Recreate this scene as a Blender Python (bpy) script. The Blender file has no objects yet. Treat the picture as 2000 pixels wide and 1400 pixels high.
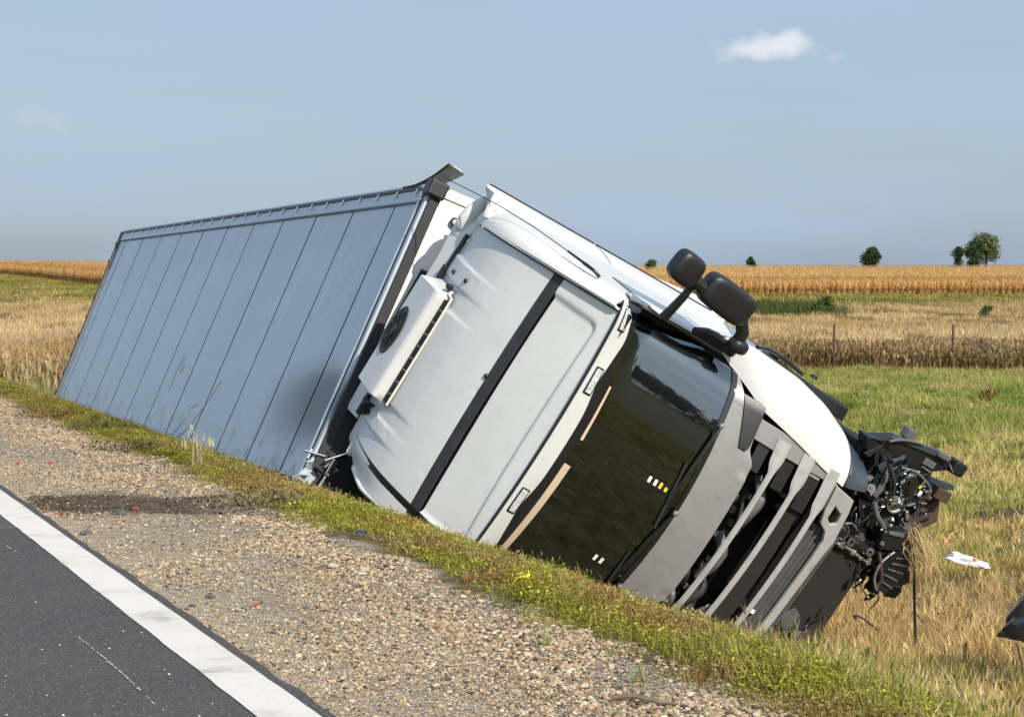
import bpy, bmesh, math, random
import numpy as np
from mathutils import Vector, Matrix

random.seed(7); rng = np.random.default_rng(7)
SC = bpy.context.scene
COL = SC.collection

# ------------------------------------------------------------------ camera, sky, sun, exposure
CAM_H = 1.65
cam_data = bpy.data.cameras.new('camera'); cam = bpy.data.objects.new('camera', cam_data); COL.objects.link(cam)
cam_data.sensor_width = 36.0; cam_data.lens = 72.0
cam_data.clip_start = 0.1; cam_data.clip_end = 6000
cam.location = (0, 0, CAM_H)
cam.rotation_euler = (math.radians(90) - math.atan(165 / 4000.0), 0, 0)
SC.camera = cam

SUN = Vector((0.50, -0.70, 0.51)).normalized()
SUN_EL = math.asin(SUN.z); SUN_AZ = math.atan2(SUN.x, SUN.y)
world = bpy.data.worlds.new('World'); SC.world = world; world.use_nodes = True
SKY_STRENGTH = 0.10
def build_sky():
    nt = world.node_tree; N = nt.nodes; K = nt.links; N.clear()
    out = N.new('ShaderNodeOutputWorld'); bg = N.new('ShaderNodeBackground'); bg.inputs['Strength'].default_value = SKY_STRENGTH
    sky = N.new('ShaderNodeTexSky'); sky.sky_type = 'NISHITA'; sky.sun_disc = False
    sky.sun_elevation = SUN_EL; sky.sun_rotation = SUN_AZ
    sky.air_density = 1.0; sky.dust_density = 1.6; sky.ozone_density = 1.6
    tc = N.new('ShaderNodeTexCoord')
    # thin veil of high cloud everywhere, patchy
    mp = N.new('ShaderNodeMapping'); mp.inputs['Scale'].default_value = (1.0, 1.0, 5.5); mp.inputs['Rotation'].default_value = (0, 0.10, 0)
    K.new(tc.outputs['Generated'], mp.inputs['Vector'])
    nz = N.new('ShaderNodeTexNoise'); nz.inputs['Scale'].default_value = 5.0; nz.inputs['Detail'].default_value = 6; nz.inputs['Roughness'].default_value = 0.5
    K.new(mp.outputs['Vector'], nz.inputs['Vector'])
    mr = N.new('ShaderNodeMapRange'); mr.inputs['From Min'].default_value = 0.32; mr.inputs['From Max'].default_value = 0.75
    mr.inputs['To Min'].default_value = 0.50; mr.inputs['To Max'].default_value = 0.98
    K.new(nz.outputs['Fac'], mr.inputs['Value'])
    mix = N.new('ShaderNodeMix'); mix.data_type = 'RGBA'
    dt = N.new('ShaderNodeVectorMath'); dt.operation = 'DOT_PRODUCT'; dt.inputs[1].default_value = SUN; K.new(tc.outputs['Generated'], dt.inputs[0])
    cl = N.new('ShaderNodeMath'); cl.operation = 'MAXIMUM'; cl.inputs[1].default_value = 0; K.new(dt.outputs['Value'], cl.inputs[0])
    sq = N.new('ShaderNodeMath'); sq.operation = 'POWER'; sq.inputs[1].default_value = 2.0; K.new(cl.outputs[0], sq.inputs[0])
    gl = N.new('ShaderNodeMath'); gl.operation = 'MULTIPLY_ADD'; gl.inputs[1].default_value = 1.3; gl.inputs[2].default_value = 1.0; K.new(sq.outputs[0], gl.inputs[0])
    vc = N.new('ShaderNodeVectorMath'); vc.operation = 'SCALE'; vc.inputs[0].default_value = (4.25, 5.5, 7.2); K.new(gl.outputs[0], vc.inputs['Scale']); K.new(vc.outputs[0], mix.inputs['B'])
    K.new(mr.outputs['Result'], mix.inputs['Factor']); K.new(sky.outputs['Color'], mix.inputs['A'])
    last = mix.outputs['Result']
    # small cumulus clouds, each a noisy blob in its own direction
    def blob(px, py, rx, ry, col, seed, amount, gain=1.0):
        nonlocal last
        d = Vector(((px - 1000) / 4000.0, 1.0, -(py - 535) / 4000.0)).normalized()
        sub = N.new('ShaderNodeVectorMath'); sub.operation = 'SUBTRACT'; sub.inputs[1].default_value = d
        K.new(tc.outputs['Generated'], sub.inputs[0])
        n2 = N.new('ShaderNodeTexNoise'); n2.inputs['Scale'].default_value = 85.0; n2.inputs['Detail'].default_value = 5
        off = N.new('ShaderNodeVectorMath'); off.operation = 'ADD'; off.inputs[1].default_value = (seed, seed * 2, 0)
        K.new(tc.outputs['Generated'], off.inputs[0]); K.new(off.outputs[0], n2.inputs['Vector'])
        wob = N.new('ShaderNodeVectorMath'); wob.operation = 'SUBTRACT'; wob.inputs[1].default_value = (.5, .5, .5)
        K.new(n2.outputs['Color'], wob.inputs[0])
        ws = N.new('ShaderNodeVectorMath'); ws.operation = 'SCALE'; ws.inputs['Scale'].default_value = 0.022 * gain
        K.new(wob.outputs[0], ws.inputs[0])
        ad = N.new('ShaderNodeVectorMath'); ad.operation = 'ADD'; K.new(sub.outputs[0], ad.inputs[0]); K.new(ws.outputs[0], ad.inputs[1])
        sc_ = N.new('ShaderNodeVectorMath'); sc_.operation = 'MULTIPLY'; sc_.inputs[1].default_value = (4000 / rx, 0.0, 4000 / ry)
        K.new(ad.outputs[0], sc_.inputs[0])
        # only in front: keep y part as a guard
        sy = N.new('ShaderNodeVectorMath'); sy.operation = 'MULTIPLY'; sy.inputs[1].default_value = (0, 1.5, 0)
        K.new(sub.outputs[0], sy.inputs[0])
        su = N.new('ShaderNodeVectorMath'); su.operation = 'ADD'; K.new(sc_.outputs[0], su.inputs[0]); K.new(sy.outputs[0], su.inputs[1])
        ln = N.new('ShaderNodeVectorMath'); ln.operation = 'LENGTH'; K.new(su.outputs[0], ln.inputs[0])
        m2 = N.new('ShaderNodeMapRange'); m2.interpolation_type = 'SMOOTHSTEP'
        m2.inputs['From Min'].default_value = 1.15; m2.inputs['From Max'].default_value = 0.25; m2.inputs['To Max'].default_value = amount
        K.new(ln.outputs['Value'], m2.inputs['Value'])
        mx = N.new('ShaderNodeMix'); mx.data_type = 'RGBA'; mx.inputs['B'].default_value = (*col, 1)
        K.new(m2.outputs['Result'], mx.inputs['Factor']); K.new(last, mx.inputs['A']); last = mx.outputs['Result']
    blob(1490, 98, 105, 32, (7.4, 7.8, 8.5), 3.1, .60, .7)
    blob(1525, 88, 58, 25, (8.4, 8.6, 9.0), 5.7, .72, .6)
    blob(1465, 104, 46, 18, (8.0, 8.3, 8.8), 9.2, .55, .6)
    blob(1622, 104, 22, 16, (6.4, 7.0, 8.0), 1.7, .3)
    blob(1015, 62, 55, 22, (4.5, 5.2, 6.4), 4.4, .5)
    blob(495, 220, 40, 12, (4.9, 5.6, 6.6), 2.4, .4)
    blob(80, 232, 60, 25, (5.6, 6.1, 6.9), 8.4, .4)
    K.new(last, bg.inputs['Color']); K.new(bg.outputs['Background'], out.inputs['Surface'])
build_sky()

sun_d = bpy.data.lights.new('sun', 'SUN'); sun_d.energy = 5.0; sun_d.angle = math.radians(0.53); sun_d.color = (1.0, 0.92, 0.80)
sun = bpy.data.objects.new('sun', sun_d); COL.objects.link(sun)
sun.rotation_euler = SUN.to_track_quat('Z', 'Y').to_euler(); sun.location = (20, -10, 40)
SC.view_settings.view_transform = 'Standard'; SC.view_settings.look = 'None'
SC.view_settings.exposure = 0.05; SC.view_settings.gamma = 1.0; SC.view_settings.use_curve_mapping = False

# ------------------------------------------------------------------ helpers
def setp(o, label=None, cat=None, group=None, kind=None):
    if label: o['label'] = label
    if cat: o['category'] = cat
    if group: o['group'] = group
    if kind: o['kind'] = kind
    return o

def empty(name, loc=(0, 0, 0), mat=None):
    o = bpy.data.objects.new(name, None); COL.objects.link(o); o.empty_display_size = 0.2
    if mat is not None: o.matrix_world = mat
    else: o.location = loc
    return o

def mesh_obj(name, v, f, mat, parent=None, smooth=True, bevel=0, seg=2, solid=0, mats=None, auto=35):
    me = bpy.data.meshes.new(name)
    me.from_pydata([tuple(map(float, p)) for p in v], [], [tuple(int(i) for i in q) for q in f])
    if mat is not None: me.materials.append(mat)
    me.update()
    o = bpy.data.objects.new(name, me); COL.objects.link(o)
    if parent is not None: o.parent = parent
    if solid:
        m = o.modifiers.new('thickness', 'SOLIDIFY'); m.thickness = solid; m.offset = -1
    if bevel:
        m = o.modifiers.new('bevel', 'BEVEL'); m.width = bevel; m.segments = seg; m.limit_method = 'ANGLE'; m.angle_limit = math.radians(40)
    if smooth:
        try: me.shade_auto_smooth if False else None
        except Exception: pass
        me.polygons.foreach_set('use_smooth', [True] * len(me.polygons))
        if auto:
            me.set_sharp_from_angle(angle=math.radians(auto))
        if solid:
            cnt = {}
            for p in me.polygons:
                for k in p.edge_keys: cnt[k] = cnt.get(k, 0) + 1
            for e in me.edges:
                if cnt.get(e.key, 0) < 2: e.use_edge_sharp = True
    return o

def bm_obj(name, bm, mat, parent=None, smooth=False, bevel=0, seg=2):
    me = bpy.data.meshes.new(name); bm.normal_update(); bm.to_mesh(me); bm.free()
    if mat is not None: me.materials.append(mat)
    o = bpy.data.objects.new(name, me); COL.objects.link(o)
    if parent is not None: o.parent = parent
    if bevel:
        m = o.modifiers.new('bevel', 'BEVEL'); m.width = bevel; m.segments = seg; m.limit_method = 'ANGLE'
    if smooth:
        me.polygons.foreach_set('use_smooth', [True] * len(me.polygons)); me.set_sharp_from_angle(angle=math.radians(35))
    return o

class MB:                                           # collects shapes into one mesh
    def __init__(s): s.v = []; s.f = []
    def add(s, v, f):
        b = len(s.v); s.v += [tuple(map(float, p)) for p in v]; s.f += [tuple(b + int(i) for i in q) for q in f]; return s
    def box(s, c, size, rot=None):
        hx, hy, hz = [q / 2 for q in size]; M = rot or Matrix.Identity(3)
        v = [Vector(c) + M @ Vector((x * hx, y * hy, z * hz)) for x in (-1, 1) for y in (-1, 1) for z in (-1, 1)]
        return s.add(v, [(0, 1, 3, 2), (4, 6, 7, 5), (0, 4, 5, 1), (2, 3, 7, 6), (0, 2, 6, 4), (1, 5, 7, 3)])
    def bar(s, a, b, w, h, up=(0, 0, 1)):
        a = Vector(a); b = Vector(b); d = (b - a); L = d.length; d.normalize(); u = Vector(up)
        x = d.cross(u)
        if x.length < 1e-4: x = d.cross(Vector((1, 0, 0)))
        x.normalize(); z = x.cross(d)
        M = Matrix((x, d, z)).transposed()
        return s.box((a + b) / 2, (w, L, h), M)
    def tube(s, pts, r, n=8, cap=True):
        pts = [Vector(p) for p in pts]; rs = r if hasattr(r, '__len__') else [r] * len(pts)
        rings = []; prev = None
        for i, p in enumerate(pts):
            d = (pts[min(i + 1, len(pts) - 1)] - pts[max(i - 1, 0)]).normalized()
            if prev is None:
                x = d.cross(Vector((0, 0, 1)))
                if x.length < 1e-3: x = d.cross(Vector((1, 0, 0)))
            else: x = prev - d * prev.dot(d)
            x.normalize(); prev = x; y = d.cross(x)
            rings.append([p + (x * math.cos(2 * math.pi * k / n) + y * math.sin(2 * math.pi * k / n)) * rs[i] for k in range(n)])
        v = [q for R_ in rings for q in R_]; f = []
        for i in range(len(rings) - 1):
            for k in range(n):
                a = i * n + k; b = i * n + (k + 1) % n; f.append((a, b, b + n, a + n))
        if cap: f.append(tuple(range(n))[::-1]); f.append(tuple((len(rings) - 1) * n + k for k in range(n)))
        return s.add(v, f)
    def lathe(s, prof, c, axis, n=20, closed=False):
        ax = Vector(axis).normalized(); x = ax.cross(Vector((0, 0, 1)))
        if x.length < 1e-3: x = ax.cross(Vector((1, 0, 0)))
        x.normalize(); y = ax.cross(x); c = Vector(c); v = []; f = []; m = len(prof)
        for k in range(n):
            d = x * math.cos(2 * math.pi * k / n) + y * math.sin(2 * math.pi * k / n)
            for (r, h) in prof: v.append(c + d * r + ax * h)
        for k in range(n):
            k2 = (k + 1) % n
            for j in range(m if closed else m - 1):
                j2 = (j + 1) % m; f.append((k * m + j, k2 * m + j, k2 * m + j2, k * m + j2))
        return s.add(v, f)
    def grid(s, P, thick=0, flip=False):            # P: array (nu, nv, 3)
        nu, nv = P.shape[:2]; v = P.reshape(-1, 3); f = []
        for i in range(nu - 1):
            for j in range(nv - 1):
                q = (i * nv + j, i * nv + j + 1, (i + 1) * nv + j + 1, (i + 1) * nv + j); f.append(q[::-1] if flip else q)
        return s.add(v, f)
    def prism(s, poly, a, b):                       # poly points list of Vector, extruded by vector b-a
        n = len(poly); off = Vector(b) - Vector(a)
        v = [Vector(p) for p in poly] + [Vector(p) + off for p in poly]
        f = [tuple(range(n))[::-1], tuple(range(n, 2 * n))] + [(i, (i + 1) % n, n + (i + 1) % n, n + i) for i in range(n)]
        return s.add(v, f)
    def build(s, name, mat, parent=None, smooth=False, bevel=0, seg=2, solid=0, auto=35):
        return mesh_obj(name, s.v, s.f, mat, parent, smooth, bevel, seg, solid, auto=auto)

# ------------------------------------------------------------------ materials
MATS = {}
def nodes_of(m): return m.node_tree.nodes, m.node_tree.links
def mat(name, col=(.5, .5, .5), rough=.5, metal=0, coat=0, noise=None, bump=None, spec=.5, noise_col=None, coord='Object', detail=5, stretch=None):
    """noise=(scale, amount) varies the colour, bump=(scale, strength)"""
    m = bpy.data.materials.new(name); m.use_nodes = True; N, K = nodes_of(m); b = N['Principled BSDF']
    b.inputs['Base Color'].default_value = (*col, 1); b.inputs['Roughness'].default_value = rough; b.inputs['Metallic'].default_value = metal
    b.inputs['Coat Weight'].default_value = coat; b.inputs['Coat Roughness'].default_value = .08; b.inputs['Specular IOR Level'].default_value = spec
    tc = N.new('ShaderNodeTexCoord'); src = tc.outputs[coord]
    if stretch:
        mp = N.new('ShaderNodeMapping'); mp.inputs['Scale'].default_value = stretch; K.new(src, mp.inputs['Vector']); src = mp.outputs['Vector']
    if noise:
        nz = N.new('ShaderNodeTexNoise'); nz.inputs['Scale'].default_value = noise[0]; nz.inputs['Detail'].default_value = detail
        K.new(src, nz.inputs['Vector'])
        mr = N.new('ShaderNodeMapRange'); mr.inputs['From Min'].default_value = .3; mr.inputs['From Max'].default_value = .7
        K.new(nz.outputs['Fac'], mr.inputs['Value'])
        mx = N.new('ShaderNodeMix'); mx.data_type = 'RGBA'; c2 = noise_col or tuple(c * (1 - noise[1]) for c in col)
        mx.inputs['A'].default_value = (*col, 1); mx.inputs['B'].default_value = (*c2, 1)
        K.new(mr.outputs['Result'], mx.inputs['Factor']); K.new(mx.outputs['Result'], b.inputs['Base Color'])
        MATS[name + '_mix'] = mx
    if bump:
        nb = N.new('ShaderNodeTexNoise'); nb.inputs['Scale'].default_value = bump[0]; nb.inputs['Detail'].default_value = 4
        K.new(src, nb.inputs['Vector']); bp = N.new('ShaderNodeBump'); bp.inputs['Strength'].default_value = bump[1]; bp.inputs['Distance'].default_value = .01
        K.new(nb.outputs['Fac'], bp.inputs['Height']); K.new(bp.outputs['Normal'], b.inputs['Normal'])
    MATS[name] = m; return m

mat('white_paint', (.62, .62, .595), .36, coat=.2, spec=.35, noise=(2.2, .06), bump=(1.3, .05))
mat('bar_paint', (.40, .392, .375), .32, coat=.3, noise=(3, .12), bump=(2, .04))
mat('grille_paint', (.25, .242, .23), .34, coat=.35, noise=(3, .10), bump=(2, .04))
mat('black_plastic', (.015, .0155, .017), .42, noise=(30, .35), bump=(120, .08))
mat('mirror_plastic', (.014, .0145, .016), .42, bump=(260, .12))
mat('black_gloss', (.012, .013, .016), .08, coat=.6)
mat('rubber', (.02, .02, .022), .7, bump=(60, .15))
mat('dark_blue_plastic', (.05, .065, .085), .35, noise=(8, .3))
mat('grey_plastic', (.13, .13, .13), .5, noise=(10, .3))
mat('engine_black', (.006, .006, .007), .55, noise=(15, .5))
mat('engine_metal', (.33, .32, .30), .38, metal=.8, noise=(20, .5))
mat('alu', (.72, .73, .74), .28, metal=.9, noise=(15, .2))
mat('beige_strip', (.60, .47, .33), .6, noise=(6, .12))
mat('beige_wall', (.78, .75, .68), .45, noise=(3, .08))
mat('strip_black', (.03, .03, .032), .6, noise=(8, .4), bump=(90, .1))
mat('chassis', (.05, .05, .055), .6, noise=(6, .5))
mat('tyre', (.018, .018, .019), .8, noise=(12, .4), bump=(40, .3))
mat('rim', (.55, .55, .56), .35, metal=.7, noise=(10, .3))
mat('chrome', (.88, .89, .9), .06, metal=1, bump=(45, .4))
mat('lens_clear', (.84, .86, .88), .2, coat=.5, noise=(85, .78), detail=3)
mat('white_sticker', (.8, .8, .78), .5)
mat('yellow_sticker', (.75, .55, .05), .5)
mat('interior', (.035, .035, .037), .8, noise=(6, .4))
mat('seat_cloth', (.06, .06, .065), .9, noise=(20, .3))
mat('rusty', (.085, .055, .04), .8, noise=(12, .5), noise_col=(.05, .025, .015))
mat('greenish', (.55, .60, .50), .6, noise=(9, .4))

def film(name, col, amt):
    m = MATS[name]; N, K = nodes_of(m); b = N['Principled BSDF']; tc = N.new('ShaderNodeTexCoord'); prev = b.inputs['Base Color'].links[0].from_socket
    for sc_, lo, hi, a in ((9, .52, .80, amt), (70, .66, .74, amt * 1.6)):
        n = N.new('ShaderNodeTexNoise'); n.inputs['Scale'].default_value = sc_; n.inputs['Detail'].default_value = 7; n.inputs['Roughness'].default_value = .62; K.new(tc.outputs['Object'], n.inputs['Vector'])
        r = N.new('ShaderNodeMapRange'); r.inputs['From Min'].default_value = lo; r.inputs['From Max'].default_value = hi; r.inputs['To Max'].default_value = a; K.new(n.outputs['Fac'], r.inputs['Value'])
        x = N.new('ShaderNodeMix'); x.data_type = 'RGBA'; x.inputs['B'].default_value = (*col, 1); K.new(r.outputs[0], x.inputs['Factor']); K.new(prev, x.inputs['A']); prev = x.outputs['Result']
    K.new(prev, b.inputs['Base Color'])
film('white_paint', (.32, .27, .21), .15); film('grille_paint', (.12, .10, .08), .4); film('bar_paint', (.14, .12, .09), .5); film('beige_wall', (.3, .25, .18), .3)
def glass_mat():
    m = bpy.data.materials.new('windscreen_glass'); m.use_nodes = True; N, K = nodes_of(m); N.clear()
    out = N.new('ShaderNodeOutputMaterial'); g = N.new('ShaderNodeBsdfGlossy'); g.inputs['Roughness'].default_value = .015
    t = N.new('ShaderNodeBsdfTransparent'); t.inputs['Color'].default_value = (.30, .33, .33, 1)
    fr = N.new('ShaderNodeFresnel'); fr.inputs['IOR'].default_value = 2.35; g.inputs['Color'].default_value = (.80, .93, 1.0, 1)
    mx = N.new('ShaderNodeMixShader'); K.new(fr.outputs[0], mx.inputs[0]); g2 = N.new('ShaderNodeBsdfGlossy'); g2.inputs['Roughness'].default_value = .16; m2 = N.new('ShaderNodeMixShader'); m2.inputs[0].default_value = .16; K.new(g.outputs[0], m2.inputs[1]); K.new(g2.outputs[0], m2.inputs[2])
    K.new(t.outputs[0], mx.inputs[1]); K.new(m2.outputs[0], mx.inputs[2])
    K.new(mx.outputs[0], out.inputs['Surface']); MATS['glass'] = m
glass_mat()

def trailer_mat():
    m = mat('trailer_skin', (.43, .485, .525), .33, coat=.25, noise=(1.2, .10), bump=(.8, .06), stretch=(.6, 3, 1))
    N, K = nodes_of(m); b = N['Principled BSDF']; tc = N.new('ShaderNodeTexCoord')
    prev = b.inputs['Base Color'].links[0].from_socket
    def darken(fac, col, prev):
        mx = N.new('ShaderNodeMix'); mx.data_type = 'RGBA'; mx.inputs['B'].default_value = (*col, 1)
        K.new(fac, mx.inputs['Factor']); K.new(prev, mx.inputs['A']); return mx.outputs['Result']
    # long fine rub marks across the skin
    mp = N.new('ShaderNodeMapping'); mp.inputs['Scale'].default_value = (26, .55, 1); mp.inputs['Rotation'].default_value = (0, 0, .16); K.new(tc.outputs['Object'], mp.inputs['Vector'])
    nz = N.new('ShaderNodeTexNoise'); nz.inputs['Scale'].default_value = 1.0; nz.inputs['Detail'].default_value = 3; K.new(mp.outputs['Vector'], nz.inputs['Vector'])
    mr = N.new('ShaderNodeMapRange'); mr.inputs['From Min'].default_value = .50; mr.inputs['From Max'].default_value = .70; mr.inputs['To Max'].default_value = .5; K.new(nz.outputs['Fac'], mr.inputs['Value'])
    n3 = N.new('ShaderNodeTexNoise'); n3.inputs['Scale'].default_value = .35; K.new(tc.outputs['Object'], n3.inputs['Vector'])
    r3 = N.new('ShaderNodeMapRange'); r3.inputs['From Min'].default_value = .42; r3.inputs['From Max'].default_value = .58; K.new(n3.outputs['Fac'], r3.inputs['Value'])
    mu = N.new('ShaderNodeMath'); mu.operation = 'MULTIPLY'; K.new(mr.outputs[0], mu.inputs[0]); K.new(r3.outputs[0], mu.inputs[1])
    prev = darken(mu.outputs[0], (.66, .71, .74), prev)
    # dark reflection painted into the skin colour near the front lower corner (object space: x along, y up the roof)
    def dark_reflection(cx, cy, rx, ry, amount, prev, col=(.012, .013, .015)):
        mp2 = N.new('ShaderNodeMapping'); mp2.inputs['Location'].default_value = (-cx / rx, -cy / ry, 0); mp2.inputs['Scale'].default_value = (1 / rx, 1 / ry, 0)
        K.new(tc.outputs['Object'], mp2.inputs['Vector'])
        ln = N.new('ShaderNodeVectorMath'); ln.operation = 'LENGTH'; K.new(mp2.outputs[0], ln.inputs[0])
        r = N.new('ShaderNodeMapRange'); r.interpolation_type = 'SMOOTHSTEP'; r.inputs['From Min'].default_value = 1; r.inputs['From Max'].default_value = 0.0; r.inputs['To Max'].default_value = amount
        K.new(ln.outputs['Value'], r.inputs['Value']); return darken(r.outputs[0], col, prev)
    prev = dark_reflection(-.95, -.72, 1.75, .62, .80, prev)
    prev = dark_reflection(-.45, -.66, 1.0, .46, .97, prev)
    prev = dark_reflection(-.30, -.60, .6, .30, .97, prev)
    prev = dark_reflection(-.80, -.55, .9, .25, .7, prev)
    prev = dark_reflection(-.42, -.70, .75, .40, .98, prev)
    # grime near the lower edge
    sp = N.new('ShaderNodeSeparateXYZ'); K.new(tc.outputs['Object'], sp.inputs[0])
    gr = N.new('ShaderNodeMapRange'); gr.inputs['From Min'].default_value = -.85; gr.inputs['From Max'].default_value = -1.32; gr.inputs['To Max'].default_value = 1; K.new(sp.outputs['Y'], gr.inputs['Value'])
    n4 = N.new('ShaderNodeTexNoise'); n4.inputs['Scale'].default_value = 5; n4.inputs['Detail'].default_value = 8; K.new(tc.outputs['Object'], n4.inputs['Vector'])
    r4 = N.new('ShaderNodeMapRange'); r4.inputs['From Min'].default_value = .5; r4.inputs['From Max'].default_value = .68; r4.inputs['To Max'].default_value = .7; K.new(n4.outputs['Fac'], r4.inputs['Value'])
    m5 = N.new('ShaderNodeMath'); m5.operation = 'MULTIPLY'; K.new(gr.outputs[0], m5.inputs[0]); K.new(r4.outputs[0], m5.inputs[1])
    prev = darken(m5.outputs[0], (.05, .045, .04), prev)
    K.new(prev, b.inputs['Base Color'])
trailer_mat()

def radiator_mat():
    m = mat('radiator', (.03, .029, .027), .5)
    N, K = nodes_of(m); b = N['Principled BSDF']; tc = N.new('ShaderNodeTexCoord')
    w = N.new('ShaderNodeTexWave'); w.inputs['Scale'].default_value = 26; w.bands_direction = 'Y'; w.inputs['Distortion'].default_value = .6; K.new(tc.outputs['Object'], w.inputs['Vector'])
    w2 = N.new('ShaderNodeTexWave'); w2.inputs['Scale'].default_value = 40; w2.bands_direction = 'Z'; K.new(tc.outputs['Object'], w2.inputs['Vector'])
    ad = N.new('ShaderNodeMath'); ad.operation = 'ADD'; K.new(w.outputs['Fac'], ad.inputs[0]); K.new(w2.outputs['Fac'], ad.inputs[1])
    rp = N.new('ShaderNodeValToRGB'); rp.color_ramp.elements[0].color = (.008, .008, .008, 1); rp.color_ramp.elements[1].color = (.075, .068, .06, 1)
    dv = N.new('ShaderNodeMath'); dv.operation = 'MULTIPLY'; dv.inputs[1].default_value = .5; K.new(ad.outputs[0], dv.inputs[0]); K.new(dv.outputs[0], rp.inputs[0])
    K.new(rp.outputs[0], b.inputs['Base Color'])
    bp = N.new('ShaderNodeBump'); bp.inputs['Distance'].default_value = .006; K.new(ad.outputs[0], bp.inputs['Height']); K.new(bp.outputs[0], b.inputs['Normal'])
radiator_mat()

# ------------------------------------------------------------------ terrain
NX, NY = 0.9289, 0.3703                         # across-the-road axis s; along-the-road axis l = (-NY, NX)
def SL(s, l): return np.asarray(s) * NX - np.asarray(l) * NY, np.asarray(s) * NY + np.asarray(l) * NX
def XY(x, y): return np.asarray(x) * NX + np.asarray(y) * NY, -np.asarray(x) * NY + np.asarray(y) * NX
S_EDGE = 2.20
_sp = np.array([-900, -9.5, -7.2, -5.9, -5.8, 2.16, 2.22, 3.0, 3.85, 4.3, 4.6, 5.0, 5.5, 6.0, 6.5, 7.2, 8.2, 9.5, 11, 13, 16, 20, 30, 2000])
_zp = np.array([-.9, -.9, -.4, -.03, -.012, -.012, -.02, -.035, -.06, -.06, -.11, -.28, -.54, -.84, -1.12, -1.36, -1.50, -1.54, -1.47, -1.32, -1.16, -1.04, -1.0, -1.0])
def sm(x, a, b): t = np.clip((x - a) / (b - a), 0, 1); return t * t * (3 - 2 * t)
def terrain(x, y):
    x = np.asarray(x, float); y = np.asarray(y, float); s, l = XY(x, y)
    z = np.interp(s, _sp, _zp)
    w = sm(s, 4.2, 6.5)
    z = z + w * 0.05 * (np.sin(s * .9 + l * .35) * np.sin(l * .55 - s * .3)) + w * .02 * np.sin(s * 2.3 + 1) * np.sin(l * 2.1)
    z = z + sm(s, 2.3, 3.2) * (1 - sm(s, 4.2, 5)) * .012 * np.sin(l * 3.1) * np.sin(s * 5 + l)
    far = sm(y, 70, 260) * sm(s, 8, 30)
    z = z - far * .2 + far * np.clip((20 - x) / 100, 0, 1.6) * .95
    z = z + np.clip(y - 285, 0, 600) * .0098 * sm(s, 20, 60) + sm(y, 70, 120) * (1 - sm(y, 190, 235)) * .25 * np.sin(x * .09 + y * .03) * sm(s, 12, 30)
    return z

def noise2(x, y, seed=0):
    """cheap smooth value noise for numpy arrays"""
    x = np.asarray(x, float); y = np.asarray(y, float)
    def h(i, j): 
        n = (i * 374761393 + j * 668265263 + seed * 362437) & 0xffffffff
        n = ((n ^ (n >> 13)) * 1274126177) & 0xffffffff
        return ((n ^ (n >> 16)) & 0xffff) / 65535.0
    i = np.floor(x).astype(np.int64); j = np.floor(y).astype(np.int64); u = x - i; v = y - j
    u = u * u * (3 - 2 * u); v = v * v * (3 - 2 * v)
    return (h(i, j) * (1 - u) + h(i + 1, j) * u) * (1 - v) + (h(i, j + 1) * (1 - u) + h(i + 1, j + 1) * u) * v
def fbm(x, y, seed=0, o=4):
    a = 0; w = .5; t = 0
    for k in range(o): a = a + w * noise2(x * 2 ** k, y * 2 ** k, seed + k); t += w; w *= .5
    return a / t

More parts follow.
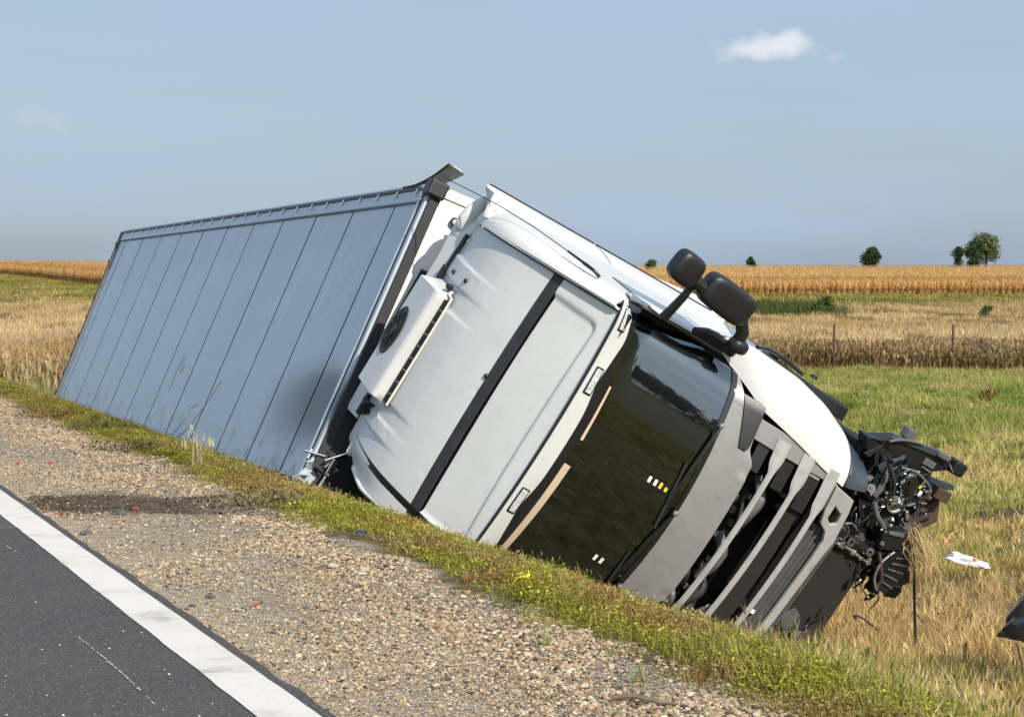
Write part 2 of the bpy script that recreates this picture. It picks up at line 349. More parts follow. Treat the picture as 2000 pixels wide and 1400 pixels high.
def ground_mat():
    m = bpy.data.materials.new('ground'); m.use_nodes = True; N, K = nodes_of(m); b = N['Principled BSDF']
    b.inputs['Roughness'].default_value = .95; b.inputs['Specular IOR Level'].default_value = .15
    geo = N.new('ShaderNodeNewGeometry'); pos = geo.outputs['Position']
    def dot(v):
        d = N.new('ShaderNodeVectorMath'); d.operation = 'DOT_PRODUCT'; d.inputs[1].default_value = v; K.new(pos, d.inputs[0]); return d.outputs['Value']
    S = dot((NX, NY, 0)); Y = dot((0, 1, 0))
    def noise(sc, det=4, rough=.55, vec=pos):
        n = N.new('ShaderNodeTexNoise'); n.inputs['Scale'].default_value = sc; n.inputs['Detail'].default_value = det; n.inputs['Roughness'].default_value = rough; K.new(vec, n.inputs['Vector']); return n.outputs['Fac']
    def ramp(f, stops):
        r = N.new('ShaderNodeValToRGB'); e = r.color_ramp.elements
        while len(e) < len(stops): e.new(.5)
        for k, (p, c) in enumerate(stops): e[k].position = p; e[k].color = (*c, 1)
        K.new(f, r.inputs[0]); return r.outputs[0]
    def rng_(f, a, b_, t0=0, t1=1):
        r = N.new('ShaderNodeMapRange'); r.inputs['From Min'].default_value = a; r.inputs['From Max'].default_value = b_; r.inputs['To Min'].default_value = t0; r.inputs['To Max'].default_value = t1; K.new(f, r.inputs['Value']); return r.outputs[0]
    def mix(f, a, b_):
        x = N.new('ShaderNodeMix'); x.data_type = 'RGBA'; K.new(f, x.inputs['Factor']); K.new(a, x.inputs['A']); K.new(b_, x.inputs['B']); return x.outputs['Result']
    def math_(op, a, b_):
        x = N.new('ShaderNodeMath'); x.operation = op
        for i, q in enumerate((a, b_)):
            if hasattr(q, 'type'): K.new(q, x.inputs[i])
            else: x.inputs[i].default_value = q
        return x.outputs[0]
    # gravel: small crushed stone, sandy fines nearer the asphalt
    vor = N.new('ShaderNodeTexVoronoi'); vor.inputs['Scale'].default_value = 58; K.new(pos, vor.inputs['Vector'])
    sep = N.new('ShaderNodeSeparateColor'); K.new(vor.outputs['Color'], sep.inputs[0])
    grav = ramp(sep.outputs[0], [(0, (.05, .042, .033)), (.25, (.19, .155, .115)), (.6, (.34, .28, .20)), (.85, (.50, .42, .31)), (1, (.66, .59, .48))])
    sand = ramp(noise(14, 6, .7), [(.3, (.36, .285, .20)), (.7, (.58, .475, .35))])
    gmix = rng_(math_('ADD', S, math_('MULTIPLY', noise(.9), 2.0)), 3.1, 4.1, .75, .15)
    gravel = mix(gmix, grav, sand)
    # dark wet stain running across the shoulder
    mp = N.new('ShaderNodeMapping'); mp.inputs['Location'].default_value = (0, 0, 0); K.new(pos, mp.inputs['Vector'])
    L = dot((-NY, NX, 0))
    ux = math_('SUBTRACT', S, 2.85); uy = math_('SUBTRACT', L, 14.9)
    n_st = noise(2.2, 5)
    lat = math_('ADD', math_('SUBTRACT', uy, math_('MULTIPLY', ux, -.25)), math_('MULTIPLY', math_('SUBTRACT', n_st, .5), 1.7))
    fl = rng_(math_('ABSOLUTE', lat, 0), 1.0, .55)
    fs = math_('MULTIPLY', rng_(S, 2.2, 2.35), rng_(math_('ADD', S, math_('MULTIPLY', n_st, .5)), 3.95, 3.5))
    st = math_('MULTIPLY', math_('MULTIPLY', fl, fs), rng_(noise(25, 3), .3, .6, .55, .95))
    dark = N.new('ShaderNodeRGB'); dark.outputs[0].default_value = (.075, .048, .032, 1)
    gravel = mix(st, gravel, dark.outputs[0])
    # earth and thatch below the grass
    soil = ramp(noise(7, 6, .65), [(.25, (.07, .055, .03)), (.5, (.16, .125, .06)), (.75, (.26, .20, .09))])
    green = ramp(noise(3, 6, .65), [(.25, (.05, .065, .018)), (.55, (.12, .135, .035)), (.8, (.24, .22, .08))])
    tan = ramp(noise(2.2, 7, .68), [(.25, (.13, .09, .045)), (.5, (.29, .205, .105)), (.78, (.44, .33, .18))])
    olive = ramp(noise(.5, 7, .68), [(.25, (.10, .095, .03)), (.5, (.20, .165, .055)), (.78, (.34, .26, .10))])
    corn = ramp(noise(1.2, 6, .7), [(.3, (.20, .11, .04)), (.6, (.45, .27, .10)), (.8, (.55, .36, .16))])
    edge = rng_(math_('ADD', S, math_('MULTIPLY', math_('SUBTRACT', noise(2.6, 4), .5), 1.1)), 3.82, 3.95)
    c = mix(edge, gravel, soil)
    c = mix(rng_(math_('ADD', S, math_('MULTIPLY', noise(.5), 6)), 15, 18), c, green)
    yb = math_('ADD', Y, math_('MULTIPLY', math_('SUBTRACT', noise(.6), .5), 2))
    field = rng_(S, 5.5, 8)
    c = mix(math_('MULTIPLY', rng_(yb, 54, 55.5), field), c, tan)
    c = mix(math_('MULTIPLY', rng_(math_('ADD', Y, math_('MULTIPLY', noise(.05), 60)), 150, 185), field), c, olive)
    c = mix(math_('MULTIPLY', rng_(Y, 262, 266), field), c, corn)
    # far side of the road, behind the camera
    c = mix(rng_(S, -6.6, -7.2), c, green)
    K.new(c, b.inputs['Base Color'])
    hsum = math_('ADD', math_('MULTIPLY', vor.outputs['Distance'], -1.2), noise(60, 4))
    bp = N.new('ShaderNodeBump'); bp.inputs['Strength'].default_value = .9; bp.inputs['Distance'].default_value = .018; K.new(hsum, bp.inputs['Height']); K.new(bp.outputs[0], b.inputs['Normal'])
    MATS['ground'] = m
ground_mat()

def build_ground():
    s = np.concatenate([[-900, -500, -250, -120, -60, -30, -18, -12], np.arange(-10, -5.5, .5), [-5.8, -4, -2, 0, 1.5, 2.16, 2.22], np.arange(2.4, 9.6, .15), np.arange(9.8, 20, .5), np.arange(20.5, 60, 2.), np.arange(62, 200, 8.), np.arange(210, 600, 30.), [700, 900, 1200, 1700]])
    l = np.concatenate([[-300, -150, -80, -50, -30, -20, -12, -6], np.arange(-3, 34, .3), np.arange(35, 70, 1.), np.arange(72, 140, 4.), np.arange(145, 420, 9.), np.arange(440, 900, 40.), [1000, 1300, 1800, 2400]])
    S_, L_ = np.meshgrid(s, l, indexing='ij'); X, Y_ = SL(S_, L_); Z = terrain(X, Y_)
    P = np.stack([X, Y_, Z], -1); mb = MB(); mb.grid(P, flip=True)
    o = mb.build('ground', MATS['ground'], smooth=True, auto=0); setp(o, kind='structure')
build_ground()

def asphalt_mat():
    m = mat('asphalt', (.105, .102, .104), .85, spec=.3)
    N, K = nodes_of(m); b = N['Principled BSDF']; geo = N.new('ShaderNodeNewGeometry'); pos = geo.outputs['Position']
    v = N.new('ShaderNodeTexVoronoi'); v.inputs['Scale'].default_value = 120; K.new(pos, v.inputs['Vector'])
    sp = N.new('ShaderNodeSeparateColor'); K.new(v.outputs['Color'], sp.inputs[0])
    r = N.new('ShaderNodeValToRGB'); e = r.color_ramp.elements; e[0].color = (.042, .038, .036, 1); e[1].color = (.21, .188, .165, 1); e.new(.6).color = (.078, .070, .066, 1); e.new(.93).color = (.108, .097, .09, 1)
    K.new(sp.outputs[0], r.inputs[0])
    n = N.new('ShaderNodeTexNoise'); n.inputs['Scale'].default_value = 1.3; n.inputs['Detail'].default_value = 6; K.new(pos, n.inputs['Vector'])
    mr = N.new('ShaderNodeMapRange'); mr.inputs['From Min'].default_value = .35; mr.inputs['From Max'].default_value = .7; mr.inputs['To Max'].default_value = .35; K.new(n.outputs['Fac'], mr.inputs['Value'])
    mx = N.new('ShaderNodeMix'); mx.data_type = 'RGBA'; mx.inputs['B'].default_value = (.11, .092, .082, 1); K.new(mr.outputs[0], mx.inputs['Factor']); K.new(r.outputs[0], mx.inputs['A']); K.new(mx.outputs['Result'], b.inputs['Base Color'])
    bp = N.new('ShaderNodeBump'); bp.inputs['Strength'].default_value = .5; bp.inputs['Distance'].default_value = .004; K.new(v.outputs['Distance'], bp.inputs['Height']); K.new(bp.outputs[0], b.inputs['Normal'])
asphalt_mat()
def line_mat():
    m = mat('line_paint', (.70, .66, .57), .7, spec=.3)
    N, K = nodes_of(m); b = N['Principled BSDF']; geo = N.new('ShaderNodeNewGeometry'); pos = geo.outputs['Position']
    n = N.new('ShaderNodeTexNoise'); n.inputs['Scale'].default_value = 2.2; n.inputs['Detail'].default_value = 9; n.inputs['Roughness'].default_value = .65; K.new(pos, n.inputs['Vector'])
    r = N.new('ShaderNodeValToRGB'); e = r.color_ramp.elements; e[0].position = .30; e[0].color = (.36, .34, .31, 1); e[1].position = .52; e[1].color = (.71, .66, .585, 1); e.new(.42).color = (.66, .61, .535, 1)
    K.new(n.outputs['Fac'], r.inputs[0])
    n2 = N.new('ShaderNodeTexNoise'); n2.inputs['Scale'].default_value = 110; n2.inputs['Detail'].default_value = 3; K.new(pos, n2.inputs['Vector'])
    r2 = N.new('ShaderNodeValToRGB'); r2.color_ramp.elements[0].position = .27; r2.color_ramp.elements[0].color = (.5, .5, .5, 1); r2.color_ramp.elements[1].position = .36; K.new(n2.outputs['Fac'], r2.inputs[0])
    mx = N.new('ShaderNodeMix'); mx.data_type = 'RGBA'; mx.blend_type = 'MULTIPLY'; mx.inputs['Factor'].default_value = 1; K.new(r.outputs[0], mx.inputs['A']); K.new(r2.outputs[0], mx.inputs['B']); K.new(mx.outputs['Result'], b.inputs['Base Color'])
    bp = N.new('ShaderNodeBump'); bp.inputs['Strength'].default_value = .3; bp.inputs['Distance'].default_value = .004; K.new(n2.outputs['Fac'], bp.inputs['Height']); K.new(bp.outputs[0], b.inputs['Normal'])
line_mat()
def strip_sl(name, s0, s1, l0, l1, z, m, wob=0, step=.12, kind='structure', parent=None, wob2=None, far=None):
    ls = list(np.arange(l0, min(l1, 45), step)) + ([l for l in np.linspace(45, l1, 40)] if l1 > 45 else [l1])
    v = []; f = []
    for l in ls:
        a = s0 + (wob2 if wob2 is not None else 0) * (fbm(l * 4 + 31, 2.0, 5) - .5); b_ = s1 + wob * (fbm(l * 3.1, 7.7, 3) - .5)
        for s in (a, b_): x, y = SL(s, l); v.append((x, y, z))
    for i in range(len(ls) - 1): f.append((2 * i, 2 * i + 1, 2 * i + 3, 2 * i + 2))
    o = mesh_obj(name, v, f, m, parent, smooth=False); 
    if kind: setp(o, kind=kind)
    return o
road = strip_sl('road', -5.75, S_EDGE, -200, 700, 0.0, MATS['asphalt'], wob=.07)
strip_sl('edge_line', 1.92, 2.145, -60, 400, 0.004, MATS['line_paint'], wob=.012, wob2=.012, step=.05)
for k in range(-5, 12):                                # centre dashes, behind and beside the camera
    strip_sl('centre_line', -1.78, -1.64, k * 12.0, k * 12.0 + 4, 0.004, MATS['line_paint'], wob=.02, step=.5)
strip_sl('far_edge_line', -5.6, -5.42, -60, 300, 0.004, MATS['line_paint'], wob=.02)

# ================================================================== the tractor unit
TR = Matrix(((0.372848, 0.515404, -0.745482, 2.817499), (-0.842835, -0.099165, -0.490098, 16.625450), (-0.333188, 0.827602, 0.405537, -1.051089), (0, 0, 0, 1)))
lorry = empty('lorry_tractor', mat=TR)
setp(lorry, 'white lorry cab tipped on its side in the ditch with a smashed front corner', 'lorry')
W = 1.25
_rx = np.array([-2.65, -2.42, -2.1, -1.85, -1.6, -1.35, -1.1, -.8, -.514, -.40]); _rz = np.array([3.58, 3.652, 3.712, 3.725, 3.697, 3.615, 3.500, 3.358, 3.200, 3.120])
def _smooth_interp(x, xp, yp):
    x = np.asarray(x, float); d = .07
    return sum(w * np.interp(x + k * d, xp, yp) for k, w in ((-2, .1), (-1, .2), (0, .4), (1, .2), (2, .1)))
def zr(x): return _smooth_interp(x, _rx, _rz)
_fz = np.array([.3, .9, 1.177, 1.62, 2.11, 3.02, 3.2, 3.3]); _fx = np.array([.24, .22, .19, .09, -.10, -.46, -.50, -.51])
def fx(z, y):                                         # front face: x at height z, sideways y
    y = np.abs(np.asarray(y, float)); x = _smooth_interp(z, _fz, _fx) + .03 if False else np.interp(z, _fz, _fx) + .055
    t = np.clip((y - 1.0) / .26, 0, .985); k = np.interp(z, [2.2, 3.0, 3.2], [1, .72, .38]); c = np.interp(z, [1.6, 2.1, 2.9, 3.2], [.10, .185, .17, .05])
    return x - c * y * y - k * .24 * (1 - np.sqrt(1 - t * t))
def cols(y0, y1, n=28):
    """sideways samples, denser on the rounded corners"""
    u = np.linspace(y0, y1, n); ex = [1.0 + .26 * math.sin(a) for a in np.linspace(.1, 1.36, 8)]
    u = np.concatenate([u, [e for e in ex if y0 < e < y1], [-e for e in ex if y0 < -e < y1]]); return np.unique(np.round(u, 4))
def ev(q, y): return np.array([q(a) for a in y]) if callable(q) else np.full(len(y), float(q))
def fpatch(name, y0, y1, zlo, zhi, m, off=0, thick=.02, nz=8, n=28, bevel=.006, bulge=0, parent=lorry, dx=None):
    y = cols(y0, y1, n); lo = ev(zlo, y); hi = ev(zhi, y); t = np.linspace(0, 1, nz)
    Z = lo[:, None] + (hi - lo)[:, None] * t[None]; Y_ = np.repeat(y[:, None], nz, 1)
    X = fx(Z, Y_) + off + bulge * np.sin(t * np.pi)[None] ** .5
    if dx is not None: X = X + dx(Y_, Z)
    mb = MB(); mb.grid(np.stack([X, Y_, Z], -1), flip=True)
    return mb.build(name, m, parent, smooth=True, solid=thick, bevel=bevel)
def rpatch(name, x0, x1, y0, y1, m, nx=20, ny=20, off=0, thick=.02, dz=None, bevel=.004, parent=lorry, fit=False):
    t = np.linspace(0, 1, nx); u = np.linspace(0, 1, ny)
    X0 = x0 if not callable(x0) else None
    Xg = np.zeros((nx, ny)); Yg = np.zeros((nx, ny))
    for i in range(nx):
        xx = x0 + (x1 - x0) * t[i]; a = y0(xx) if callable(y0) else y0; b = y1(xx) if callable(y1) else y1
        Xg[i] = xx; Yg[i] = a + (b - a) * u
    if fit: Xg = x0 + (Xg - x0) * (fx(Z_SEAM, Yg) - .008 - x0) / (x1 - x0)
    Zg = zr(Xg) - .022 * Yg ** 2 + off
    if dz is not None: Zg = Zg + dz(Xg, Yg)
    mb = MB(); mb.grid(np.stack([Xg, Yg, Zg], -1), flip=True)
    return mb.build(name, m, parent, smooth=True, solid=thick, bevel=bevel)

Z_SEAM = 3.195
gut = lambda x: 1.02 + (x + 2.3) * .065               # gutter line between roof skin and side rail
def sstep(x, a, b): return sm(x, a, b)
def roof_dz(X, Y):
    d = np.zeros_like(X)
    tp = sstep(-X, 1.40, 2.05)                          # ribs die out towards the front
    def ridge(y0, y1, h, e=.022): return h * sstep(Y, y0, y0 + e) * (1 - sstep(Y, y1 - e, y1))
    d += tp * (ridge(.50, .71, .016) + ridge(-.62, .33, .020) + ridge(-.89, -.74, .018))
    for (cx, cy) in ((-1.80, .645), (-1.17, .735), (-1.18, -.04), (-1.2, -.835), (-1.75, -.80)):   # small round dimples
        q = np.hypot(X - cx, Y - cy); d -= .004 * np.exp(-(q / .03) ** 2)
    d += .006 * np.sin(X * 3 + 1) * np.sin(Y * 2.2)
    # buckled lower rear corner
    b = sstep(-X, 1.3, 2.2) * sstep(-Y, 1.08, 1.27); d -= .07 * b
    return d
def front_dz(X, Y):
    def box(x0, x1, y0, y1, e): return sstep(X, x0 - e, x0 + e) * (1 - sstep(X, x1 - e, x1 + e)) * sstep(Y, y0 - e, y0 + e) * (1 - sstep(Y, y1 - e, y1 + e))
    r = np.clip(1.6 * box(-1.12, -.66, -1.08, .93, .055), 0, 1)
    return -.028 * sm(r, 0, 1) + .004 * np.sin(X * 4) * np.sin(Y * 3)
XS0, XS1 = -1.165, -1.075                               # black strip across the roof
xsl = lambda y: 0
right_e = lambda x: float(np.interp(x, [-2.43, -2.32, -2.15, -1.75, -1.3, -.8, -.5], [-1.13, -1.17, -1.25, -1.30, -1.275, -1.18, -1.15]))
rpatch('roof_panel', -2.425, XS0 - .003, right_e, lambda x: gut(x) - .012, MATS['white_paint'], 70, 150, dz=roof_dz)
rpatch('roof_panel', XS1 + .003, -.522, right_e, lambda x: gut(x) - .012, MATS['white_paint'], 60, 110, dz=front_dz, fit=True)
rpatch('roof_strip', XS0, XS1, right_e, lambda x: gut(x) - .012, MATS['strip_black'], 4, 20, off=.004)
rpatch('roof_underlay', -2.42, -.50, -1.19, 1.15, MATS['engine_black'], 12, 12, off=-.05, thick=.01, bevel=0)

# left rounded roof rail running into the side wall; the right one likewise
def rail(name, sgn, x0, x1, m, zbot=lambda x: 1.0, nx=24, drop=.24, bulge=.02):
    P = []; x_end = x1; lin = np.linspace(0, 1, nx)
    for x in np.linspace(x0, x1, nx):
        zt = float(zr(x)); g = gut(x) + .004; row = []
        row.append((x, sgn * g, zt - .05)); row.append((x, sgn * (g + .004), zt - .012 + bulge * .4))
        for a in np.linspace(0, 1, 9):
            th = a * math.pi / 2; row.append((x, sgn * (g + .02 + (W - g - .02) * math.sin(th)), zt + bulge - (drop + bulge) * (1 - math.cos(th))))
        zb = zbot(x)
        for a in np.linspace(.12, 1, 6): row.append((x, sgn * (W + .012 * math.sin(a * 3)), (zt - drop) * (1 - a) + zb * a))
        P.append(row)
    P = np.array(P); e = fx(np.minimum(P[..., 2], 3.2), P[..., 1]) - .024            # let the front edge follow the header
    P[..., 0] = x0 + (P[..., 0] - x0) * (np.where(P[..., 2] > 2.9, e, e * 0 + x1) - x0) / (x1 - x0)
    mb = MB(); mb.grid(P, flip=sgn > 0)
    return mb.build(name, m, lorry, smooth=True, solid=.02)
rail('side_wall', 1, -2.43, -.60, MATS['white_paint'])
rail('side_wall', -1, -2.25, -.60, MATS['engine_black'], bulge=-.03)
MB().tube([(x, right_e(x) - .004, float(zr(x)) - .06 - .05 * sm(-x, 1.3, 2.2)) for x in np.linspace(-2.1, -.62, 24)], .022, 8).build('edge_rail', MATS['beige_wall'], lorry, smooth=True)
# gutter lip
mb = MB()
for x in np.linspace(-2.28, -.6, 30):
    pass
mb.tube([(x, gut(x) + .012, float(zr(x)) + .012) for x in np.linspace(-2.40, -.9, 24)], .012, 6)
mb.build('gutter_lip', MATS['white_paint'], lorry, smooth=True)
# side windows and door seams (seen almost edge on)
for sg in (1, -1):
    MB().box((-.95, sg * (W + .008), 2.50), (.85, .014, .80)).build('side_window', MATS['black_gloss'], lorry, bevel=.005)
    MB().box((-1.02, sg * (W + .006), 1.98), (.98, .012, .03)).build('door_seam', MATS['rubber'], lorry)
    MB().bar((-1.3, sg * (W + .03), 1.72), (-1.08, sg * (W + .03), 1.72), .03, .035).build('door_handle', MATS['black_plastic'], lorry, bevel=.008)
# A-pillar: white strip with a dark glossy gap beside it
def pillar(sg):
    P = []; Q = []
    for z in np.linspace(2.12, 3.12, 12):
        x = float(fx(z, 1.245)); P.append([(x + .03, sg * 1.250, z), (x - .00, sg * 1.275, z), (x - .06, sg * 1.285, z), (x - .11, sg * 1.27, z)])
    MB().grid(np.array(P), flip=sg < 0).build('door_pillar', MATS['white_paint'], lorry, smooth=True, solid=.02)
pillar(1); pillar(-1)
# rear wall, floor, lower body
mb = MB(); mb.box((-2.27, 0, 2.3), (.06, 2.46, 2.7)); mb.build('rear_wall', MATS['white_paint'], lorry, bevel=.03)
MB().box((-1.25, 0, 1.0), (2.0, 2.44, .06)).build('cab_floor', MATS['chassis'], lorry)

# rear roof fairing: bent lip behind the roof skin, rounded at its left end
P = []
for y in np.linspace(-.95, 1.16, 40):
    row = []
    e = sstep(y, .82, 1.16)
    for t in np.linspace(0, 1, 8):
        x = -2.44 - (.20 + .10 * sstep(y, .5, 1.1)) * t * (1 - .35 * sstep(y, 1.0, 1.16) * t)
        z = 3.66 - .022 * y * y + .03 * t - .10 * e * e - .03 * (1 - t) * e
        row.append((x, y + .03 * e, z))
    P.append(row)
MB().grid(np.array(P), flip=True).build('rear_fairing', MATS['white_paint'], lorry, smooth=True, solid=.025, bevel=.008)
def blob(name, c, r, m, sub=2, parent=lorry, ex=2.0, rot=None, n=14):
    """superellipsoid"""
    v = []; f = []; M = rot or Matrix.Identity(3)
    pw = lambda q: math.copysign(abs(q) ** (2 / ex), q)
    for i in range(n + 1):
        a = -math.pi / 2 + math.pi * i / n
        for j in range(2 * n):
            b = math.pi * j / n
            p = Vector((r[0] * pw(math.cos(a)) * pw(math.cos(b)), r[1] * pw(math.cos(a)) * pw(math.sin(b)), r[2] * pw(math.sin(a))))
            v.append(Vector(c) + M @ p)
    for i in range(n):
        for j in range(2 * n):
            j2 = (j + 1) % (2 * n); f.append((i * 2 * n + j, i * 2 * n + j2, (i + 1) * 2 * n + j2, (i + 1) * 2 * n + j))
    return mesh_obj(name, v, f, m, parent, smooth=True, auto=60)
blob('fairing_lobe', (-2.60, 1.04, 3.61), (.07, .20, .10), MATS['white_paint'], ex=2.1, rot=Matrix.Rotation(-.35, 3, 'X'))
# black gap, hinge and latch at the rear seam
MB().bar((-2.432, .34, 3.667), (-2.432, .88, 3.655), .035, .03).build('seam_gap', MATS['engine_black'], lorry)
MB().box((-2.43, .50, 3.675), (.05, .14, .05)).build('seam_hinge', MATS['black_plastic'], lorry, bevel=.01)
MB().box((-2.40, -.80, 3.675), (.05, .20, .04)).build('seam_hinge', MATS['black_plastic'], lorry, bevel=.01)
# black funnel shaped horn beside the roof unit
MB().lathe([(.0, .0), (.018, 0), (.03, .06), (.07, .14), (.0, .14)], (-2.36, -.74, 3.715), (1, -.35, 0), 14).build('air_horn', MATS['rubber'], lorry, smooth=True)
# roof screws
for (x, y) in ((-1.168, .105), (-1.90, .60), (-2.2, .58), (-2.2, -.80)):
    MB().lathe([(0, .018), (.014, .016), (.022, .006), (.022, 0)], (x, y, float(zr(x)) + .006 - .022 * y * y + float(roof_dz(np.array(x), np.array(y)))), (.25, 0, 1), 10).build('roof_bolt', MATS['black_plastic'], lorry, smooth=True)

# roof air conditioner: low box with a round fan in its top and a slotted front edge
def aircon():
    x0, x1, y0, y1 = -2.44, -1.955, -.66, .46
    def base(x): return float(zr(x)) + .02
    ty = lambda x: base(-2.0) + .150 + (x + 2.0) * .06
    prof = [(-2.40, base(-2.40) + .00), (-2.39, ty(-2.39) - .02), (-2.375, ty(-2.375)), (-2.25, ty(-2.25)), (-2.12, ty(-2.12)), (-2.005, ty(-2.005)), (-1.985, ty(-1.985) - .004), (-1.962, ty(-1.96) - .022), (-1.950, ty(-1.95) - .05), (-1.945, base(-1.945) + .03)]
    n = 22; ys = np.linspace(0, 1, n); P = []
    for i, u in enumerate(ys):
        y = y0 + (y1 - y0) * u; d = min(u, 1 - u) * (y1 - y0); k = math.sqrt(max(0, 1 - max(0, 1 - d / .05) ** 2)) if d < .05 else 1
        row = []
        for (x, z) in prof:
            zb = base(x) - .01; row.append((x + (1 - k) * (-.03 if x > -2.2 else .05), y, zb + (z - zb) * (.12 + .88 * k)))
        P.append(row)
    mb = MB(); mb.grid(np.array(P), flip=False)
    u = mb.build('air_conditioner', MATS['white_paint'], lorry, smooth=True, auto=50)
    # fan: recessed dark ring with blades
    c = Vector((-2.262, -.09, ty(-2.275) + .003)); ax = Vector((-.06, 0, 1)).normalized()
    def squash(mb): mb.v = [(c.x + (p[0] - c.x) * .62, p[1], p[2]) for p in mb.v]; return mb
    squash(MB().lathe([(.0, .002), (.185, .002), (.20, .006), (.215, .008), (.225, .0)], c, ax, 32)).build('fan_ring', MATS['black_plastic'], u, smooth=True)
    mb = MB()
    for k in range(9):
        a = k * 2 * math.pi / 9; d = Vector((math.cos(a), math.sin(a), 0)); mb.bar(c + d * .03 + ax * .008, c + d * .18 + ax * .008, .012, .006)
    mb.lathe([(0, .014), (.05, .012), (.055, 0)], c, ax, 16)
    for r in (.08, .12, .155): mb.lathe([(r - .004, .008), (r, .012), (r + .004, .008)], c, ax, 28)
    squash(mb).build('fan_guard', MATS['black_plastic'], u)
    # slotted vent and its pale lip along the front edge
    MB().bar((-1.935, y0 + .06, base(-1.935) + .035), (-1.935, y1 - .08, base(-1.935) + .035), .02, .035).build('front_vent', MATS['engine_black'], u)
    MB().tube([(-1.915, y0 + .04, base(-1.915) + .01), (-1.91, (y0 + y1) / 2, base(-1.91) + .012), (-1.915, y1 - .05, base(-1.915) + .012), (-1.945, y1 - .02, base(-1.945) + .05)], .011, 6).build('vent_lip', MATS['beige_wall'], u, smooth=True)
    for k in range(8):
        y = y0 + .14 + k * .115; MB().box((-1.928, y, base(-1.928) + .036), (.014, .012, .034)).build('vent_rib', MATS['grey_plastic'], u)
    MB().lathe([(0, .05), (.02, .045), (.03, .02), (.034, 0)], (-1.965, y1 + .02, base(-1.96) + .05), (.3, .2, 1), 12).build('marker_lamp', MATS['black_gloss'], u, smooth=True)
aircon()

# left air deflector behind the cab: tall panel with a black rubber trailing edge, split in two
def deflector(sg):
    for (za, zb) in ((3.74, 2.40), (2.37, .95)):
        P = []; E_ = []
        for z in np.unique(np.concatenate([np.linspace(za, zb, 16), np.linspace(3.55, 3.74, 8) if za > 3 else []]))[::-1]:
            row = []; top = sstep(z, 3.45, 3.74) if za > 3 else 0
            for t in np.linspace(0, 1, 9):
                x = -2.20 - .47 * t + .44 * max(0, 1 - math.sqrt(max(0, 1 - max(0, (z - 3.56) / .18) ** 2))) * t; zz = z
                row.append((x, sg * (1.235 - .13 * sstep(z, 3.2, 3.74) * (1 - t) + .075 * t + .02 * math.sin(t * 3)), z))
            P.append(row); x = row[-1][0]
            if z > 3.60: continue
            E_.append([(x, sg * 1.305, z), (x - .035, sg * 1.325, z)])
        MB().grid(np.array(P), flip=sg > 0).build('air_deflector', MATS['white_paint'], lorry, smooth=True, solid=.02)
        MB().grid(np.array(E_), flip=sg > 0).build('deflector_edge', MATS['rubber'], lorry, solid=.024)
deflector(1)

# header above the windscreen, four marker lamps in it
Z_SEAM = 3.195
def hdr_lo(y):                                      # wavy lower edge of the white header
    a = abs(y); return 3.055 + .03 * math.exp(-((a - .57) / .17) ** 2) - .0 + .09 * sstep(np.array(a), 1.13, 1.22) - .02 * math.exp(-((a - .95) / .1) ** 2)
fpatch('header', -1.245, 1.245, hdr_lo, Z_SEAM, MATS['white_paint'], n=70, nz=8, bevel=.004)
fpatch('roof_seam', -1.22, 1.22, Z_SEAM - .03, Z_SEAM + .012, MATS['engine_black'], off=-.012, n=24, nz=3, bevel=0)
fpatch('windscreen_header', -1.25, 1.25, 2.985, lambda y: hdr_lo(y) + .012, MATS['black_gloss'], off=-.007, n=60, nz=5, bevel=0)
# rounded closing piece between roof front edge and header
P = []
for y in cols(-1.24, 1.24, 30):
    x0 = float(fx(Z_SEAM + .01, y)); g = abs(y) / 1.24
    zt = float(zr(-.524)) - .022 * y * y
    P.append([(x0, y, Z_SEAM + .008), (x0 - .02, y, (Z_SEAM + .008) * .4 + .6 * min(zt, 3.3) - .012), (min(x0, -.524) - .04, y, zt - .03)])
for y_l, yc in ((1.20, 1.10), (.70, .58), (-.405, -.525), (-1.0, -1.11)):
    y0, y1 = yc - .125, yc + .115
    if yc > 1: y0, y1 = 1.0, 1.205
    if yc < -1: y0, y1 = -1.20, -1.0
    fr = fpatch('marker_lamp', y0, y1, 3.085, 3.165, MATS['black_gloss'], off=.008, thick=.03, n=8, nz=4, bevel=.012)
    ln = fpatch('lamp_lens', y0 + .016, y1 - .016, 3.098, 3.152, MATS['lens_clear'], off=.014, thick=.012, n=8, nz=4, bevel=.006, parent=fr)

# windscreen with its black surround, sun strips, stickers and wipers
fpatch('windscreen', -1.247, 1.247, 2.09, 3.0, MATS['glass'], off=-.012, thick=.008, n=50, nz=20, bevel=0)
fpatch('windscreen_border', 1.14, 1.252, 2.09, 3.0, MATS['black_gloss'], off=-.004, thick=.006, n=6, nz=12, bevel=0) if False else None
fpatch('sun_strip', -1.02, -.09, 2.932, lambda y: 2.985, MATS['beige_strip'], off=-.002, thick=.006, n=14, nz=3, bevel=.002)
fpatch('sun_strip', .13, .60, lambda y: 2.965 - .012 * (.6 - y), lambda y: 2.982, MATS['beige_strip'], off=-.002, thick=.006, n=10, nz=3, bevel=.002)
def strip_poly(): pass
for (z, mm) in ((2.385, 'white_sticker'), (2.335, 'white_sticker'), (2.29, 'yellow_sticker'), (2.243, 'yellow_sticker')):
    fpatch('windscreen_sticker', .115, .165 if z > 2.25 else .15, z - .011, z + .011, MATS[mm], off=-.004, thick=.003, n=3, nz=2, bevel=0)
for z in (2.374, 2.322):
    fpatch('windscreen_sticker', -.65, -.60, z - .011, z + .011, MATS['white_sticker'], off=-.004, thick=.003, n=3, nz=2, bevel=0)
fpatch('scuttle', -1.24, 1.24, lambda y: 2.085, lambda y: 2.115 + .012 * abs(y), MATS['black_gloss'], off=.006, thick=.03, n=30, nz=4, bevel=.008)
